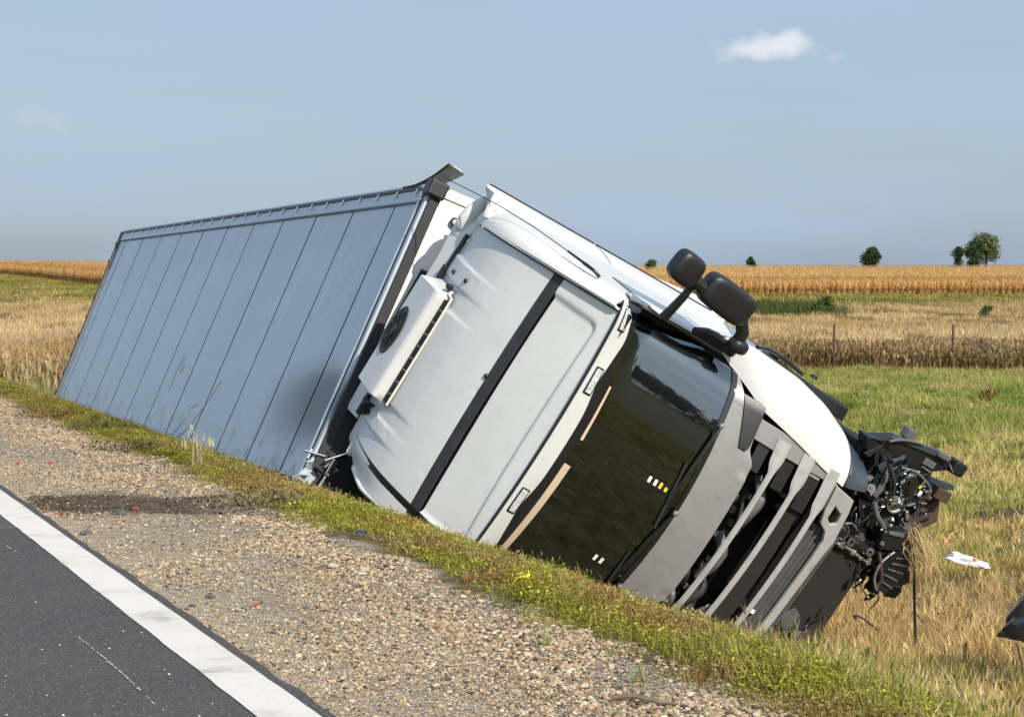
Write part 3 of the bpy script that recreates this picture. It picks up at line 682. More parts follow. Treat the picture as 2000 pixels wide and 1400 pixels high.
for (ya, yb, zb) in ((.78, .05, 2.20), (.02, -.78, 2.19), (-.72, -1.12, 2.2)):
    mb = MB()
    mb.tube([(float(fx(2.12, ya)) + .05, ya, 2.12), (float(fx(2.155, ya * .6 + yb * .4)) + .045, ya * .6 + yb * .4, 2.165), (float(fx(zb, yb)) + .025, yb, zb)], [.014, .011, .007], 6)
    wp = mb.build('wiper', MATS['black_plastic'], lorry, smooth=True)
    MB().bar((float(fx(2.175, yb - .1)) + .018, yb - .22, 2.175), (float(fx(zb + .02, yb + .3)) + .018, yb + .34, zb + .02), .012, .02).build('wiper_blade', MATS['rubber'], wp)
    MB().lathe([(0, .03), (.02, .025), (.024, 0)], (float(fx(2.12, ya)) + .05, ya, 2.12), (1, 0, .3), 10).build('wiper_cap', MATS['alu'], wp, smooth=True)
# interior behind the glass
MB().box((-.60, 0, 2.00), (.50, 1.9, .22)).build('dashboard', MATS['interior'], lorry, bevel=.05, seg=3)
MB().box((-2.2, 0, 2.5), (.04, 2.36, 2.2)).build('bunk_wall', MATS['interior'], lorry)
for sg in (.62, -.62):
    st = MB().box((-1.25, sg, 2.3), (.16, .50, .80)).build('seat', MATS['seat_cloth'], lorry, bevel=.06, seg=3)
    MB().box((-1.0, sg, 1.85), (.55, .5, .16)).build('seat_cushion', MATS['seat_cloth'], st, bevel=.06, seg=3)
    MB().box((-1.25, sg, 2.80), (.10, .28, .18)).build('headrest', MATS['seat_cloth'], st, bevel=.05, seg=3)
mb = MB(); c = Vector((-.62, .62, 2.22)); ax = Vector((-.5, 0, .86)).normalized()
mb.lathe([(.22 + .015 * math.cos(a), .015 * math.sin(a)) for a in np.linspace(0, 2 * math.pi, 8)[:-1]], c, ax, 32, closed=True)
for a in (.2, 2.3, 4.4):
    x = ax.cross(Vector((0, 0, 1))).normalized(); y = ax.cross(x); mb.bar(c, c + (x * math.cos(a) + y * math.sin(a)) * .22, .03, .015, ax)
mb.build('steering_wheel', MATS['black_plastic'], lorry, smooth=True)

# front panel below the windscreen: pressed recess, left end rising to the corner
def pan_lo(y): return 1.757 + .01 * math.cos(y * 1.2) + (.0 if y < .55 else 0) + .06 * sstep(np.array(abs(y)), .62, .75)
def pan_dx(Y, Z):
    r = sstep(Y, -.60, -.54) * (1 - sstep(Y, .50, .56)) * (1 - sstep(Z, 1.815, 1.855))
    return .012 * r - .05 * sstep(Y, .62, .9) * (1 - sstep(Z, 1.75, 1.95))
fpatch('front_panel', -1.10, 1.0, pan_lo, 2.088, MATS['grille_paint'], n=90, nz=34, dx=pan_dx, thick=.03, bevel=.006)
fpatch('corner_panel', .99, 1.19, lambda y: 1.98 + (y - 1.0) * .55, 2.088, MATS['grille_paint'], n=16, nz=6, thick=.03, bevel=.005, dx=lambda Y, Z: .004 + 0 * Y)
# black corner vent
def tri(pts, name, m, off=.0, thick=.02, parent=lorry):
    v = [(float(fx(z, y)) + off, y, z) for (y, z) in pts]; v2 = [(p[0] - thick, p[1], p[2]) for p in v]; n = len(v)
    return mesh_obj(name, v + v2, [tuple(range(n)), tuple(range(n, 2 * n))[::-1]] + [(i, n + i, n + (i + 1) % n, (i + 1) % n) for i in range(n)], m, parent, smooth=False, bevel=.006)
fpatch('corner_vent', .705, 1.085, lambda y: 1.85 + .0 * y + .03 * float(sm(.78, .70, .80)) * 0 + .06 * max(0, (.76 - y) / .055) ** 2 * .3, lambda y: 1.925 + (y - .705) * .27, MATS['black_plastic'], off=.014, thick=.02, n=26, nz=5, bevel=.006)

# grille: bars that widen towards the left end plate
GB = [(1.615, .046, .69), (1.375, .050, .63), (1.125, .052, .56)]
def zc(k, y): z, w, ye = GB[k]; return z + (ye - y) * .035 if y < ye else z + .0
def bar_lo(k):
    z, w, ye = GB[k]
    def f(y):
        e = sstep(np.array(y), ye - .06, ye + .10); return zc(k, y) - w / 2 - .025 * e + .03 * sstep(np.array(-y), .35, .9) * 0
    return f
def bar_hi(k):
    z, w, ye = GB[k]
    def f(y):
        e = sstep(np.array(y), ye - .05, ye + .06); f2 = sstep(np.array(y), ye + .02, .92)
        return zc(k, y) + w / 2 + .030 * e + .012 * f2
    return f
for k in range(3):
    fpatch('grille_bar', -1.12, .93, bar_lo(k), bar_hi(k), MATS['bar_paint'], off=-.005, thick=.028, n=60, nz=7, bevel=.010, bulge=.018, dx=lambda Y, Z: -.09 * sstep(-Y, .55, 1.1))
# left end plate that carries the bars, with dark slot recesses between them
fpatch('grille_end_plate', .82, .985, lambda y: 1.03 + (y - .82) * .7, lambda y: 1.86, MATS['grille_paint'], off=-.016, thick=.03, n=10, nz=14, bevel=.006)
for (za, zb, ya, yb) in ((1.665, 1.775, .60, .86), (1.425, 1.55, .56, .83), (1.175, 1.31, .50, .80)):
    fpatch('grille_slot', ya, yb, lambda y: za + .02, lambda y: zb, MATS['black_plastic'], off=-.040, thick=.02, n=6, nz=4, bevel=0)
    fpatch('slot_end', yb - .01, yb + .075, lambda y: za + .035, lambda y: zb - .004, MATS['grille_paint'], off=-.028, thick=.02, n=5, nz=4, bevel=.004)
fpatch('grille_mesh', -1.0, .83, 1.19, 1.33, MATS['radiator'], off=-.085, thick=.02, n=12, nz=4, bevel=0)
fpatch('grille_mesh', -1.0, .70, 1.42, 1.56, MATS['engine_black'], off=-.30, thick=.02, n=12, nz=4, bevel=0)
# engine bay behind the grille
MB().box((-.75, 0, 1.25), (.9, 2.1, 1.5)).build('engine_bay', MATS['engine_black'], lorry)
def hose(pts, r, m='rubber', name='hose', parent=lorry):
    P = [Vector(p) for p in pts]; out = []
    for i in range(len(P) - 1):
        p0 = P[max(i - 1, 0)]; p1 = P[i]; p2 = P[i + 1]; p3 = P[min(i + 2, len(P) - 1)]
        for t in np.linspace(0, 1, 6, endpoint=False):
            out.append(.5 * ((2 * p1) + (-p0 + p2) * t + (2 * p0 - 5 * p1 + 4 * p2 - p3) * t * t + (-p0 + 3 * p1 - 3 * p2 + p3) * t ** 3))
    out.append(P[-1])
    return MB().tube(out, r, 8).build(name, MATS[m], parent, smooth=True)
hose([(-.15, .55, 1.50), (-.02, .42, 1.47), (-.02, .25, 1.49), (-.10, .12, 1.46)], .045, 'grey_plastic')
hose([(-.12, .30, 1.52), (-.02, .2, 1.54), (.0, .10, 1.50), (-.1, .02, 1.46)], .022)
hose([(-.12, .0, 1.56), (-.02, -.08, 1.52), (-.03, -.22, 1.50), (-.1, -.38, 1.52)], .05, 'grey_plastic')
hose([(-.1, -.35, 1.50), (-.02, -.45, 1.47), (-.04, -.6, 1.53), (-.12, -.75, 1.5)], .04)
hose([(-.1, -.30, 1.70), (.0, -.36, 1.71), (-.02, -.45, 1.68), (-.1, -.5, 1.71)], .028)
hose([(-.1, -.52, 1.70), (.0, -.58, 1.71), (-.02, -.66, 1.68), (-.1, -.7, 1.71)], .028, 'grey_plastic')
hose([(-.12, -.5, 1.46), (-.06, -.7, 1.44), (-.1, -.9, 1.5)], .045, 'rubber')
for k in range(60):
    y = rng.uniform(-.85, .6); z = rng.choice([1.5, 1.51, 1.49, 1.71, 1.70, 1.26]); 
    MB().box((rng.uniform(-.16, -.0), y, z + rng.uniform(-.03, .03)), (rng.uniform(.02, .07), rng.uniform(.015, .07), rng.uniform(.01, .05))).build('engine_fitting', MATS[['engine_metal', 'black_plastic', 'grey_plastic', 'engine_metal'][k % 4]], lorry, bevel=.004)
MB().box((-.02, -.56, 1.56), (.01, .09, .05)).build('service_label', MATS['white_sticker'], lorry)
MB().box((-.02, -.72, 1.46), (.01, .12, .06)).build('service_label', MATS['white_sticker'], lorry)
# louvred intake below bar three
for k in range(6):
    z = .68 + k * .052
    MB().bar((.10, .47 - .0 * k, z + .01), (.075, -.62, z + .05), .05, .012, (0.35, 0, 1)).build('intake_louvre', MATS['grey_plastic'], lorry, bevel=.003)
MB().box((-.01, -.1, .84), (.06, 1.3, .40)).build('intake_backing', MATS['engine_black'], lorry)
MB().box((.10, .50, .80), (.05, .07, .33)).build('intake_frame', MATS['black_plastic'], lorry, bevel=.01)
MB().box((.112, -.40, 1.02), (.008, .035, .055)).build('service_label', MATS['white_sticker'], lorry)
# broken lower trim: end plate with a hole and the fourth bar running off it
def flat_part(name, pts, x, m, thick=.03, hole=None, parent=lorry, tilt=0, bevel=.006):
    bm = bmesh.new(); vs = [bm.verts.new((x + tilt * p[0], p[0], p[1])) for p in pts]
    if hole:
        hv = [bm.verts.new((x + tilt * p[0], p[0], p[1])) for p in hole]
        es = [bm.edges.new((vs[i], vs[(i + 1) % len(vs)])) for i in range(len(vs))] + [bm.edges.new((hv[i], hv[(i + 1) % len(hv)])) for i in range(len(hv))]
        bmesh.ops.triangle_fill(bm, use_beauty=True, edges=es)
    else: bm.faces.new(vs)
    bmesh.ops.recalc_face_normals(bm, faces=bm.faces)
    for f_ in bm.faces:
        if f_.normal.x < 0: f_.normal_flip()
    o = bm_obj(name, bm, m, parent); md = o.modifiers.new('thickness', 'SOLIDIFY'); md.thickness = thick; md.offset = -1
    if bevel:
        b = o.modifiers.new('bevel', 'BEVEL'); b.width = bevel; b.segments = 2; b.limit_method = 'ANGLE'
    return o
flat_part('lower_trim', [(.835, 1.065), (.79, .83), (.68, .80), (.42, .755), (.22, .775), (-.30, .80), (-.75, .84), (-.75, .905), (-.30, .875), (.20, .855), (.38, .86), (.46, .90), (.50, .985), (.62, 1.03)], .175, MATS['bar_paint'],
          hole=[(.68, .96), (.64, .86), (.56, .845), (.53, .90), (.57, .955)], thick=.04, tilt=.03, bevel=.010)
# radiator pack with its pipes and pulley
MB().box((-.03, -.14, .43), (.10, 1.02, .50)).build('radiator', MATS['radiator'], lorry, bevel=.012)
MB().bar((.035, .385, .70), (.03, .375, .17), .035, .03, (1, 0, 0)).build('radiator_tank', MATS['black_plastic'], lorry, bevel=.006)
hose([(.055, .40, .62), (.06, .405, .5), (.055, .385, .32), (.05, .37, .19)], .015, 'alu', 'cooling_pipe')
MB().box((.06, .405, .56), (.03, .05, .06)).build('pipe_clamp', MATS['alu'], lorry, bevel=.006)
MB().box((.06, .395, .42), (.03, .05, .05)).build('pipe_clamp', MATS['alu'], lorry, bevel=.006)
MB().box((.05, .385, .22), (.04, .07, .03)).build('pipe_clamp', MATS['alu'], lorry, bevel=.006)
pl = MB().lathe([(0, .0), (.02, 0), (.025, .012), (.04, .012), (.045, .0), (.062, .0), (.066, .014), (.078, .014), (.082, -.01)], (.06, .50, .655), (1, 0, .1), 24).build('belt_pulley', MATS['engine_metal'], lorry, smooth=True)
MB().lathe([(0, .02), (.012, .018), (.018, .0)], (.062, .50, .655), (1, 0, .1), 12).build('pulley_hub', MATS['engine_black'], pl, smooth=True)
hose([(.05, .47, .55), (.06, .475, .45), (.05, .455, .28)], .04, 'black_plastic', 'air_cylinder')
for z in (.53, .30): MB().lathe([(.018, 0), (.036, .0), (.04, .014), (.018, .016)], (.09, .465, z), (1, .1, 0), 14, closed=True).build('cylinder_eye', MATS['engine_metal'], lorry, smooth=True)
hose([(.04, .56, .66), (.05, .60, .58), (.04, .57, .50)], .008, 'alu', 'brake_line')
hose([(.03, .36, .73), (.05, .44, .62), (.055, .43, .40), (.03, .41, .25)], .006, 'engine_metal', 'brake_line')
MB().box((-.12, .52, .62), (.22, .30, .56)).build('front_crossmember', MATS['engine_black'], lorry, bevel=.02)

# big white corner panel wrapping round the left front corner
def corner_shell(name, zs, yin, ymax, m, sg=1, xback=-.70, off=0, thick=.03, x_in=None):
    P = []
    for z in zs:
        yi, ym = yin(z), ymax(z); xi = (float(fx(z, min(yi, 1.0))) if x_in is None else x_in(z)) + off
        if yi > 1.0: xi = float(fx(z, min(yi, 1.2))) + off
        row = [(xi, sg * yi, z)]
        for a in np.linspace(.12, 1, 12):
            th = a * math.pi / 2; row.append((xi - (xi + .42) * (1 - math.cos(th)) , sg * (yi + (ym - yi) * math.sin(th)), z))
        for t in np.linspace(.2, 1, 5): row.append((-.42 + (xback + .42) * t, sg * (ym - .03 * t * t), z))
        P.append(row)
    return MB().grid(np.array(P), flip=sg < 0).build(name, m, lorry, smooth=True, solid=thick, bevel=.006)
ci = lambda z: np.interp(z, [.60, .93, 1.2, 1.56, 1.87, 2.03, 2.22, 2.33], [.82, .83, .885, .975, 1.045, 1.14, 1.235, 1.30])
co = lambda z: np.interp(z, [.60, .8, 1.0, 1.2, 1.5, 1.96, 2.2, 2.33], [1.12, 1.16, 1.23, 1.31, 1.375, 1.41, 1.40, 1.345])
corner_shell('corner_fairing', np.linspace(1.01, 2.33, 26), ci, co, MATS['white_paint'])
corner_shell('headlamp_surround', np.linspace(.78, .995, 6), lambda z: ci(z) + .05 * (1.0 - z) / .2 + .01, lambda z: co(z) - .01 - .10 * (.995 - z), MATS['dark_blue_plastic'], off=.0)
corner_shell('corner_fairing', np.linspace(.75, 2.2, 14), ci, lambda z: co(z) - .08, MATS['white_paint'], sg=-1)
# dark wheel arch and step behind it
P = []
for a in np.linspace(.05, math.pi * .95, 22):
    P.append([(-1.40 + .58 * math.cos(a), 1.20, .50 + .58 * math.sin(a)), (-1.40 + .57 * math.cos(a), 1.31, .50 + .57 * math.sin(a)), (-1.40 + .53 * math.cos(a), 1.33, .50 + .53 * math.sin(a))])
MB().grid(np.array(P)).build('wheel_arch', MATS['black_plastic'], lorry, smooth=True, solid=.02)
hose([(-.72, 1.40, 1.78), (-.78, 1.425, 1.62), (-.76, 1.42, 1.42), (-.70, 1.39, 1.25)], .018, 'black_gloss', 'grab_handle')
MB().lathe([(0, .03), (.03, .025), (.035, 0)], (-.80, 1.40, 1.06), (0, 1, 0), 12).build('side_marker', MATS['black_plastic'], lorry, smooth=True)
def wheel(x, y, name='wheel', r=.50, w=.30):
    t = MB().lathe([(.27, -w / 2), (r * .86, -w / 2), (r * .97, -w * .42), (r, -w * .3), (r, -w * .1), (r * .985, -w * .08), (r * .985, w * .08), (r, w * .1), (r, w * .3), (r * .97, w * .42), (r * .86, w / 2), (.27, w / 2)], (x, y, r), (0, 1, 0), 36).build(name, MATS['tyre'], lorry, smooth=True)
    sg = 1 if y > 0 else -1
    rm = MB().lathe([(.28, sg * w * .45), (.26, sg * w * .30), (.12, sg * w * .12), (.10, sg * w * .4), (0, sg * w * .42)], (x, y, r), (0, 1, 0), 28).build('rim', MATS['rim'], t, smooth=True)
    return t
for sg in (1, -1):
    wheel(-1.40, sg * .98); wheel(-4.3, sg * .62, w=.58)
    MB().bar((.0, sg * .40, .95), (-5.2, sg * .34, .85), .09, .27).build('chassis_rail', MATS['chassis'], lorry)
    MB().box((-3.1, sg * 1.0, .62), (1.3, .5, .6)).build('fuel_tank', MATS['alu'], lorry, bevel=.08, seg=3)
MB().bar((-4.3, -.7, .5), (-4.3, .7, .5), .2, .2).build('rear_axle', MATS['chassis'], lorry)
MB().bar((-1.4, -.9, .5), (-1.4, .9, .5), .14, .14).build('front_axle', MATS['chassis'], lorry)

# mirrors
def mirrors():
    m1 = blob('mirror', (-.25, 1.695, 3.10), (.085, .128, .128), MATS['mirror_plastic'], ex=3.6, rot=Matrix.Rotation(-.12, 3, 'X'), n=18)
    m2 = blob('mirror', (-.25, 1.645, 2.635), (.10, .135, .25), MATS['mirror_plastic'], ex=4.2, rot=Matrix.Rotation(-.10, 3, 'X'), n=20)
    MB().tube([(-.25, 1.65, 2.98), (-.25, 1.64, 2.92), (-.25, 1.63, 2.86)], [.05, .055, .06], 10).build('mirror_joint', MATS['mirror_plastic'], lorry, smooth=True)
    MB().tube([(-.26, 1.66, 2.955), (-.30, 1.50, 2.945), (-.36, 1.36, 2.935), (-.40, 1.27, 2.93)], [.028, .034, .038, .042], 10).build('mirror_arm', MATS['mirror_plastic'], lorry, smooth=True)
    MB().tube([(-.25, 1.56, 2.40), (-.25, 1.48, 2.33), (-.28, 1.39, 2.30), (-.34, 1.30, 2.29)], [.05, .052, .058, .066], 12).build('mirror_arm', MATS['mirror_plastic'], lorry, smooth=True)
    blob('mirror_foot', (-.27, 1.375, 2.285), (.075, .06, .085), MATS['mirror_plastic'], ex=2.6)
    # folded kerb mirror stub beside the pillar
    MB().tube([(-.40, 1.30, 2.62), (-.42, 1.315, 2.5), (-.44, 1.315, 2.38), (-.42, 1.30, 2.26)], [.03, .055, .06, .045], 10).build('door_sill_cover', MATS['black_plastic'], lorry, smooth=True)
mirrors()

# antenna wire along the roof edge, from its foot to the torn trailer strip
hose([(-.90, 1.255, 3.30), (-.93, 1.275, 3.36), (-1.02, 1.28, 3.42)], .014, 'black_plastic', 'antenna_foot')
MB().tube([(-.95, 1.28, 3.39), (-1.18, 1.285, 3.50)], [.012, .009], 6).build('antenna_coil', MATS['black_plastic'], lorry)
MB().tube([(-1.18, 1.285, 3.50), (-1.6, 1.28, 3.62), (-2.1, 1.25, 3.74), (-2.55, 1.20, 3.82), (-2.95, 1.15, 3.88)], .0042, 5).build('antenna', MATS['black_plastic'], lorry, smooth=True)

# ---- the smashed left front corner: bumper bracket, lamp unit, brackets, steps, hoses
def poly3(name, pts, thick, m, nrm=(1, 0, 0), bevel=.006, parent=lorry):
    n_ = Vector(nrm).normalized() * thick; mb = MB(); P = [Vector(p) for p in pts]
    return mb.prism(P, (0, 0, 0), -n_).build(name, m, parent, bevel=bevel)
poly3('bumper_bracket', [(-.02, 1.275, .90), (0, 1.30, .80), (.01, 1.385, .62), (.01, 1.40, .42), (.0, 1.44, .20), (.0, 1.45, .02), (.0, 1.36, -.02), (.0, 1.26, .16), (0, 1.22, .30), (.0, 1.25, .52), (0, 1.20, .66), (-.02, 1.17, .82)], .14, MATS['black_plastic'])
poly3('bracket_flange', [(.02, 1.36, .70), (.02, 1.41, .62), (.02, 1.455, .24), (.02, 1.42, .10), (.02, 1.40, .24), (.02, 1.37, .58)], .05, MATS['dark_blue_plastic'])
hose([(.03, 1.33, .72), (.035, 1.40, .60), (.03, 1.445, .40)], .012, 'grey_plastic', 'bracket_edge')
MB().box((-.02, 1.46, .55), (.09, .09, .11)).build('bracket_tab', MATS['grey_plastic'], lorry, bevel=.012)
MB().box((-.0, 1.44, .14), (.10, .05, .14)).build('bracket_tab', MATS['grey_plastic'], lorry, bevel=.012)
MB().box((.0, 1.41, -.06), (.13, .12, .14)).build('bracket_end', MATS['black_plastic'], lorry, bevel=.02)
MB().box((.015, 1.33, .22), (.02, .06, .13)).build('bracket_plate', MATS['grey_plastic'], lorry, bevel=.006)
hose([(.03, 1.28, .28), (.03, 1.27, .14)], .007, 'alu', 'bracket_rod')
hose([(.04, 1.41, .05), (.06, 1.37, .00), (.04, 1.36, -.06)], .006, 'alu', 'bracket_rod')
poly3('plastic_blade', [(.0, 1.235, .17), (.0, 1.27, -.16), (0, 1.235, -.20), (.0, 1.20, -.10), (.0, 1.195, .13)], .02, MATS['dark_blue_plastic'])
lamp = poly3('headlamp', [(.03, .83, .36), (.03, .90, .46), (.03, 1.00, .52), (.03, 1.18, .47), (.03, 1.21, .30), (.03, 1.14, .10), (.03, 1.06, .09), (.03, .95, .19)], .20, MATS['black_gloss'], bevel=.02)
MB().lathe([(0, -.05), (.03, -.045), (.062, -.01), (.072, .02), (.078, .02)], (.05, .905, .325), (1, .05, .1), 24).build('reflector', MATS['chrome'], lamp, smooth=True)
MB().lathe([(0, .03), (.035, .025), (.06, .015), (.072, .004)], (.05, .905, .325), (1, .05, .1), 24).build('lamp_lens', MATS['glass'], lamp, smooth=True)
blob('reflector', (.055, 1.09, .325), (.05, .125, .075), MATS['chrome'], ex=2.6, parent=lamp, rot=Matrix.Rotation(.55, 3, 'X'))
blob('lamp_lens', (.080, 1.10, .33), (.045, .12, .07), MATS['glass'], ex=2.6, parent=lamp, rot=Matrix.Rotation(.55, 3, 'X'))
MB().box((.06, 1.13, .20), (.02, .035, .025)).build('bulb_cap', MATS['yellow_sticker'], lamp, bevel=.006)
MB().box((.06, 1.08, .165), (.02, .05, .03)).build('bulb_cap', MATS['white_sticker'], lamp, bevel=.006)
hose([(.03, 1.19, .46), (.06, 1.22, .32), (.06, 1.16, .10), (.05, 1.06, .08), (.05, .94, .19)], .010, 'grey_plastic', 'lamp_seal', lamp)
# folded dark bracket between the corner fairing and the lamp
poly3('corner_bracket', [(.0, 1.19, .66), (.02, 1.20, .60), (.02, 1.08, .50), (.02, .98, .44), (.02, .86, .50), (.0, .84, .60), (.0, .98, .60), (.0, 1.08, .63)], .08, MATS['black_plastic'])
poly3('corner_bracket', [(.05, 1.16, .60), (.05, 1.12, .56), (.05, .96, .50), (.05, .87, .52), (.05, .88, .56), (.05, 1.0, .56)], .03, MATS['grey_plastic'])
hose([(.07, 1.10, .585), (.075, 1.03, .555)], .012, 'alu', 'bracket_rod')
hose([(.05, 1.17, .60), (.08, 1.08, .50), (.07, .98, .42), (.06, .86, .42), (.05, .80, .46)], .016, 'rubber', 'wiring_loom')
hose([(.06, .84, .52), (.08, .76, .44), (.06, .72, .34), (.05, .68, .25)], .022, 'grey_plastic', 'support_strut')
hose([(.03, 1.0, .78), (.05, .98, .73), (.03, .99, .68)], .028, 'grey_plastic', 'sensor')
hose([(.04, 1.1, .46), (.07, 1.18, .44), (.06, 1.22, .38)], .006, 'engine_metal', 'brake_line')
for k in range(80):
    y = rng.uniform(.45, 1.15); z = rng.uniform(.0, .75) - .2 * (1.1 - y); x = rng.uniform(-.22, .03)
    R3 = Matrix.Rotation(rng.uniform(0, 3), 3, Vector(rng.normal(size=3)).normalized())
    MB().box((x, y, z), (rng.uniform(.01, .05), rng.uniform(.02, .12), rng.uniform(.015, .06)), R3).build('broken_bracket', MATS[['engine_black', 'black_plastic', 'grey_plastic', 'engine_black', 'engine_metal', 'black_gloss'][k % 6]], lorry, bevel=.003)
for k in range(16):
    p = [Vector((rng.uniform(-.1, .04), rng.uniform(.5, 1.1), rng.uniform(.1, .7)))]
    for _ in range(4): p.append(p[-1] + Vector((rng.uniform(-.05, .05), rng.uniform(-.13, .10), rng.uniform(-.16, .05))))
    hose(p, rng.uniform(.006, .014), ['rubber', 'black_plastic', 'engine_metal'][k % 3], 'loose_cable')
MB().box((-.35, .75, .45), (.5, .9, .75)).build('wheelhouse_panel', MATS['engine_black'], lorry, bevel=.03)
poly3('corner_bulkhead', [(-.16, 1.20, .85), (-.16, 1.20, .28), (-.16, .96, .06), (-.16, .66, -.12), (-.16, .32, -.08), (-.16, .0, .06), (-.16, -.3, .2), (-.16, -.3, .85)], .30, MATS['engine_black'], bevel=.02)
def shard(c, size, m, name='broken_panel'):
    a0 = rng.uniform(0, 6.28); pts = []
    for k in range(int(rng.integers(4, 7))):
        a = a0 + k * 6.283 / 5.5; r_ = size * rng.uniform(.35, 1.1); pts.append(Vector((0, r_ * math.cos(a), r_ * math.sin(a) * rng.uniform(.5, 1))))
    R3 = Matrix.Rotation(rng.uniform(-.9, .9), 3, 'Z') @ Matrix.Rotation(rng.uniform(-.9, .9), 3, 'Y')
    pts = [Vector(c) + R3 @ p for p in pts]; return poly3(name, pts, .012, MATS[m], nrm=R3 @ Vector((1, 0, 0)), bevel=.003)
for k in range(46): shard((rng.uniform(-.12, .10), rng.uniform(.10, .60), rng.uniform(-.22, .25)), rng.uniform(.04, .13), ['engine_black', 'black_plastic', 'engine_black', 'black_gloss', 'rubber'][k % 5])
for k in range(60): shard((rng.uniform(-.15, .06), rng.uniform(.60, 1.20), rng.uniform(.02, .72)), rng.uniform(.03, .10), ['engine_black', 'black_plastic', 'dark_blue_plastic', 'black_gloss', 'grey_plastic', 'engine_black'][k % 6])
for k in range(70): shard((rng.uniform(-.10, .07), rng.uniform(.40, 1.22), rng.uniform(-.10, .82)), rng.uniform(.05, .15), ['engine_black', 'black_gloss', 'black_plastic', 'rubber', 'dark_blue_plastic'][k % 5])
for k in range(34): shard((rng.uniform(.06, .13), rng.uniform(.82, 1.18), rng.uniform(.10, .48)), rng.uniform(.012, .035), ['chrome', 'lens_clear', 'alu', 'glass'][k % 4], 'lamp_fragment')
for k in range(14): shard((rng.uniform(.04, .12), rng.uniform(.20, .95), rng.uniform(-.2, .7)), rng.uniform(.010, .03), ['alu', 'white_paint', 'engine_metal'][k % 3], 'metal_fragment')
for k in range(22): shard((rng.uniform(.0, .14), rng.uniform(-.95, -.15), rng.uniform(.35, .80) - .0), rng.uniform(.05, .14), ['black_plastic', 'engine_black', 'black_gloss', 'grey_plastic'][k % 4])
for k in range(6):                                     # hoses and cables trailing into the grass
    p = [Vector((rng.uniform(-.05, .10), rng.uniform(-.1, .65), rng.uniform(-.1, .3)))]
    for _ in range(5): p.append(p[-1] + Vector((rng.uniform(-.04, .05), rng.uniform(-.12, .06), rng.uniform(-.12, .02))))
    hose(p, rng.uniform(.005, .013), ['rubber', 'black_plastic', 'engine_metal', 'rubber'][k % 4], 'loose_cable')
# bright crushed end of the second bar and small metal glints
P = []
for i in range(14):
    t = i / 13; y = -.52 - .42 * t; row = []
    for j in range(7):
        q = j / 6; row.append((.10 - .10 * t + .03 * math.sin(q * 9 + t * 14) * (.4 + t) + rng.uniform(-.006, .006), y + .02 * math.sin(q * 5), 1.405 + (q - .5) * (.10 + .09 * t) + .012 * math.sin(t * 17)))
    P.append(row)
MB().grid(np.array(P)).build('crushed_trim', MATS['alu'], lorry, smooth=True, solid=.012)
for k in range(18): MB().box((rng.uniform(-.02, .12), rng.uniform(.35, 1.1), rng.uniform(.0, .70)), (.02, rng.uniform(.008, .03), rng.uniform(.006, .02)), Matrix.Rotation(rng.uniform(0, 3), 3, 'X')).build('metal_clip', MATS['alu'], lorry, bevel=.002)
# tow eye box, step and grating hanging lower down
MB().box((.06, .64, .16), (.12, .18, .26), Matrix.Rotation(.35, 3, 'X')).build('tow_eye_box', MATS['black_plastic'], lorry, bevel=.025, seg=3)
MB().box((.125, .70, .19), (.02, .03, .16), Matrix.Rotation(.2, 3, 'X')).build('box_rib', MATS['grey_plastic'], lorry, bevel=.006)
MB().lathe([(0, .02), (.016, .018), (.02, 0)], (.125, .58, .27), (1, 0, 0), 10).build('box_bolt', MATS['alu'], lorry, smooth=True)
poly3('entry_step', [(.08, .35, .10), (.09, .21, .02), (.1, .21, -.10), (.10, .47, -.18), (.1, .60, -.07), (.1, .57, .06)], .10, MATS['black_plastic'])
for k in range(5):
    a = Vector((.105, .30 + k * .055, .05 - k * .005)); MB().bar(a, a + Vector((.0, -.02 + .02 * k, -.17)), .012, .01, (1, 0, 0)).build('step_slat', MATS['grey_plastic'], lorry)
hose([(.11, .21, .02), (.115, .30, .12), (.11, .44, .14), (.1, .56, .08)], .012, 'alu', 'step_edge')
hose([(.1, .60, -.06), (.115, .56, -.12), (.11, .50, -.17)], .012, 'alu', 'step_edge')
hose([(.08, .50, .20), (.11, .42, .14), (.115, .30, .04), (.1, .22, .04)], .014, 'rusty', 'step_bracket')
# fender lying behind the lamp, brown with ribs
poly3('mud_guard', [(-.28, 1.02, -.06), (-.28, 1.15, -.34), (-.28, .90, -.50), (-.28, .74, -.36), (-.26, .80, -.16)], .25, MATS['rusty'])
for k in range(4):
    MB().bar((-.272, 1.10 - k * .07, -.30 - k * .03), (-.272, .98 - k * .07, -.12 - k * .05), .012, .01, (1, 0, 0)).build('guard_rib', MATS['engine_black'], lorry)
MB().box((-.25, 1.13, -.27), (.16, .10, .20)).build('guard_bracket', MATS['rusty'], lorry, bevel=.01)
# black strap hanging from the front
hose([(.08, .70, .00), (.13, .58, -.12), (.10, .36, -.34), (.10, .14, -.53), (.10, -.05, -.70)], .013, 'rubber', 'hanging_strap')
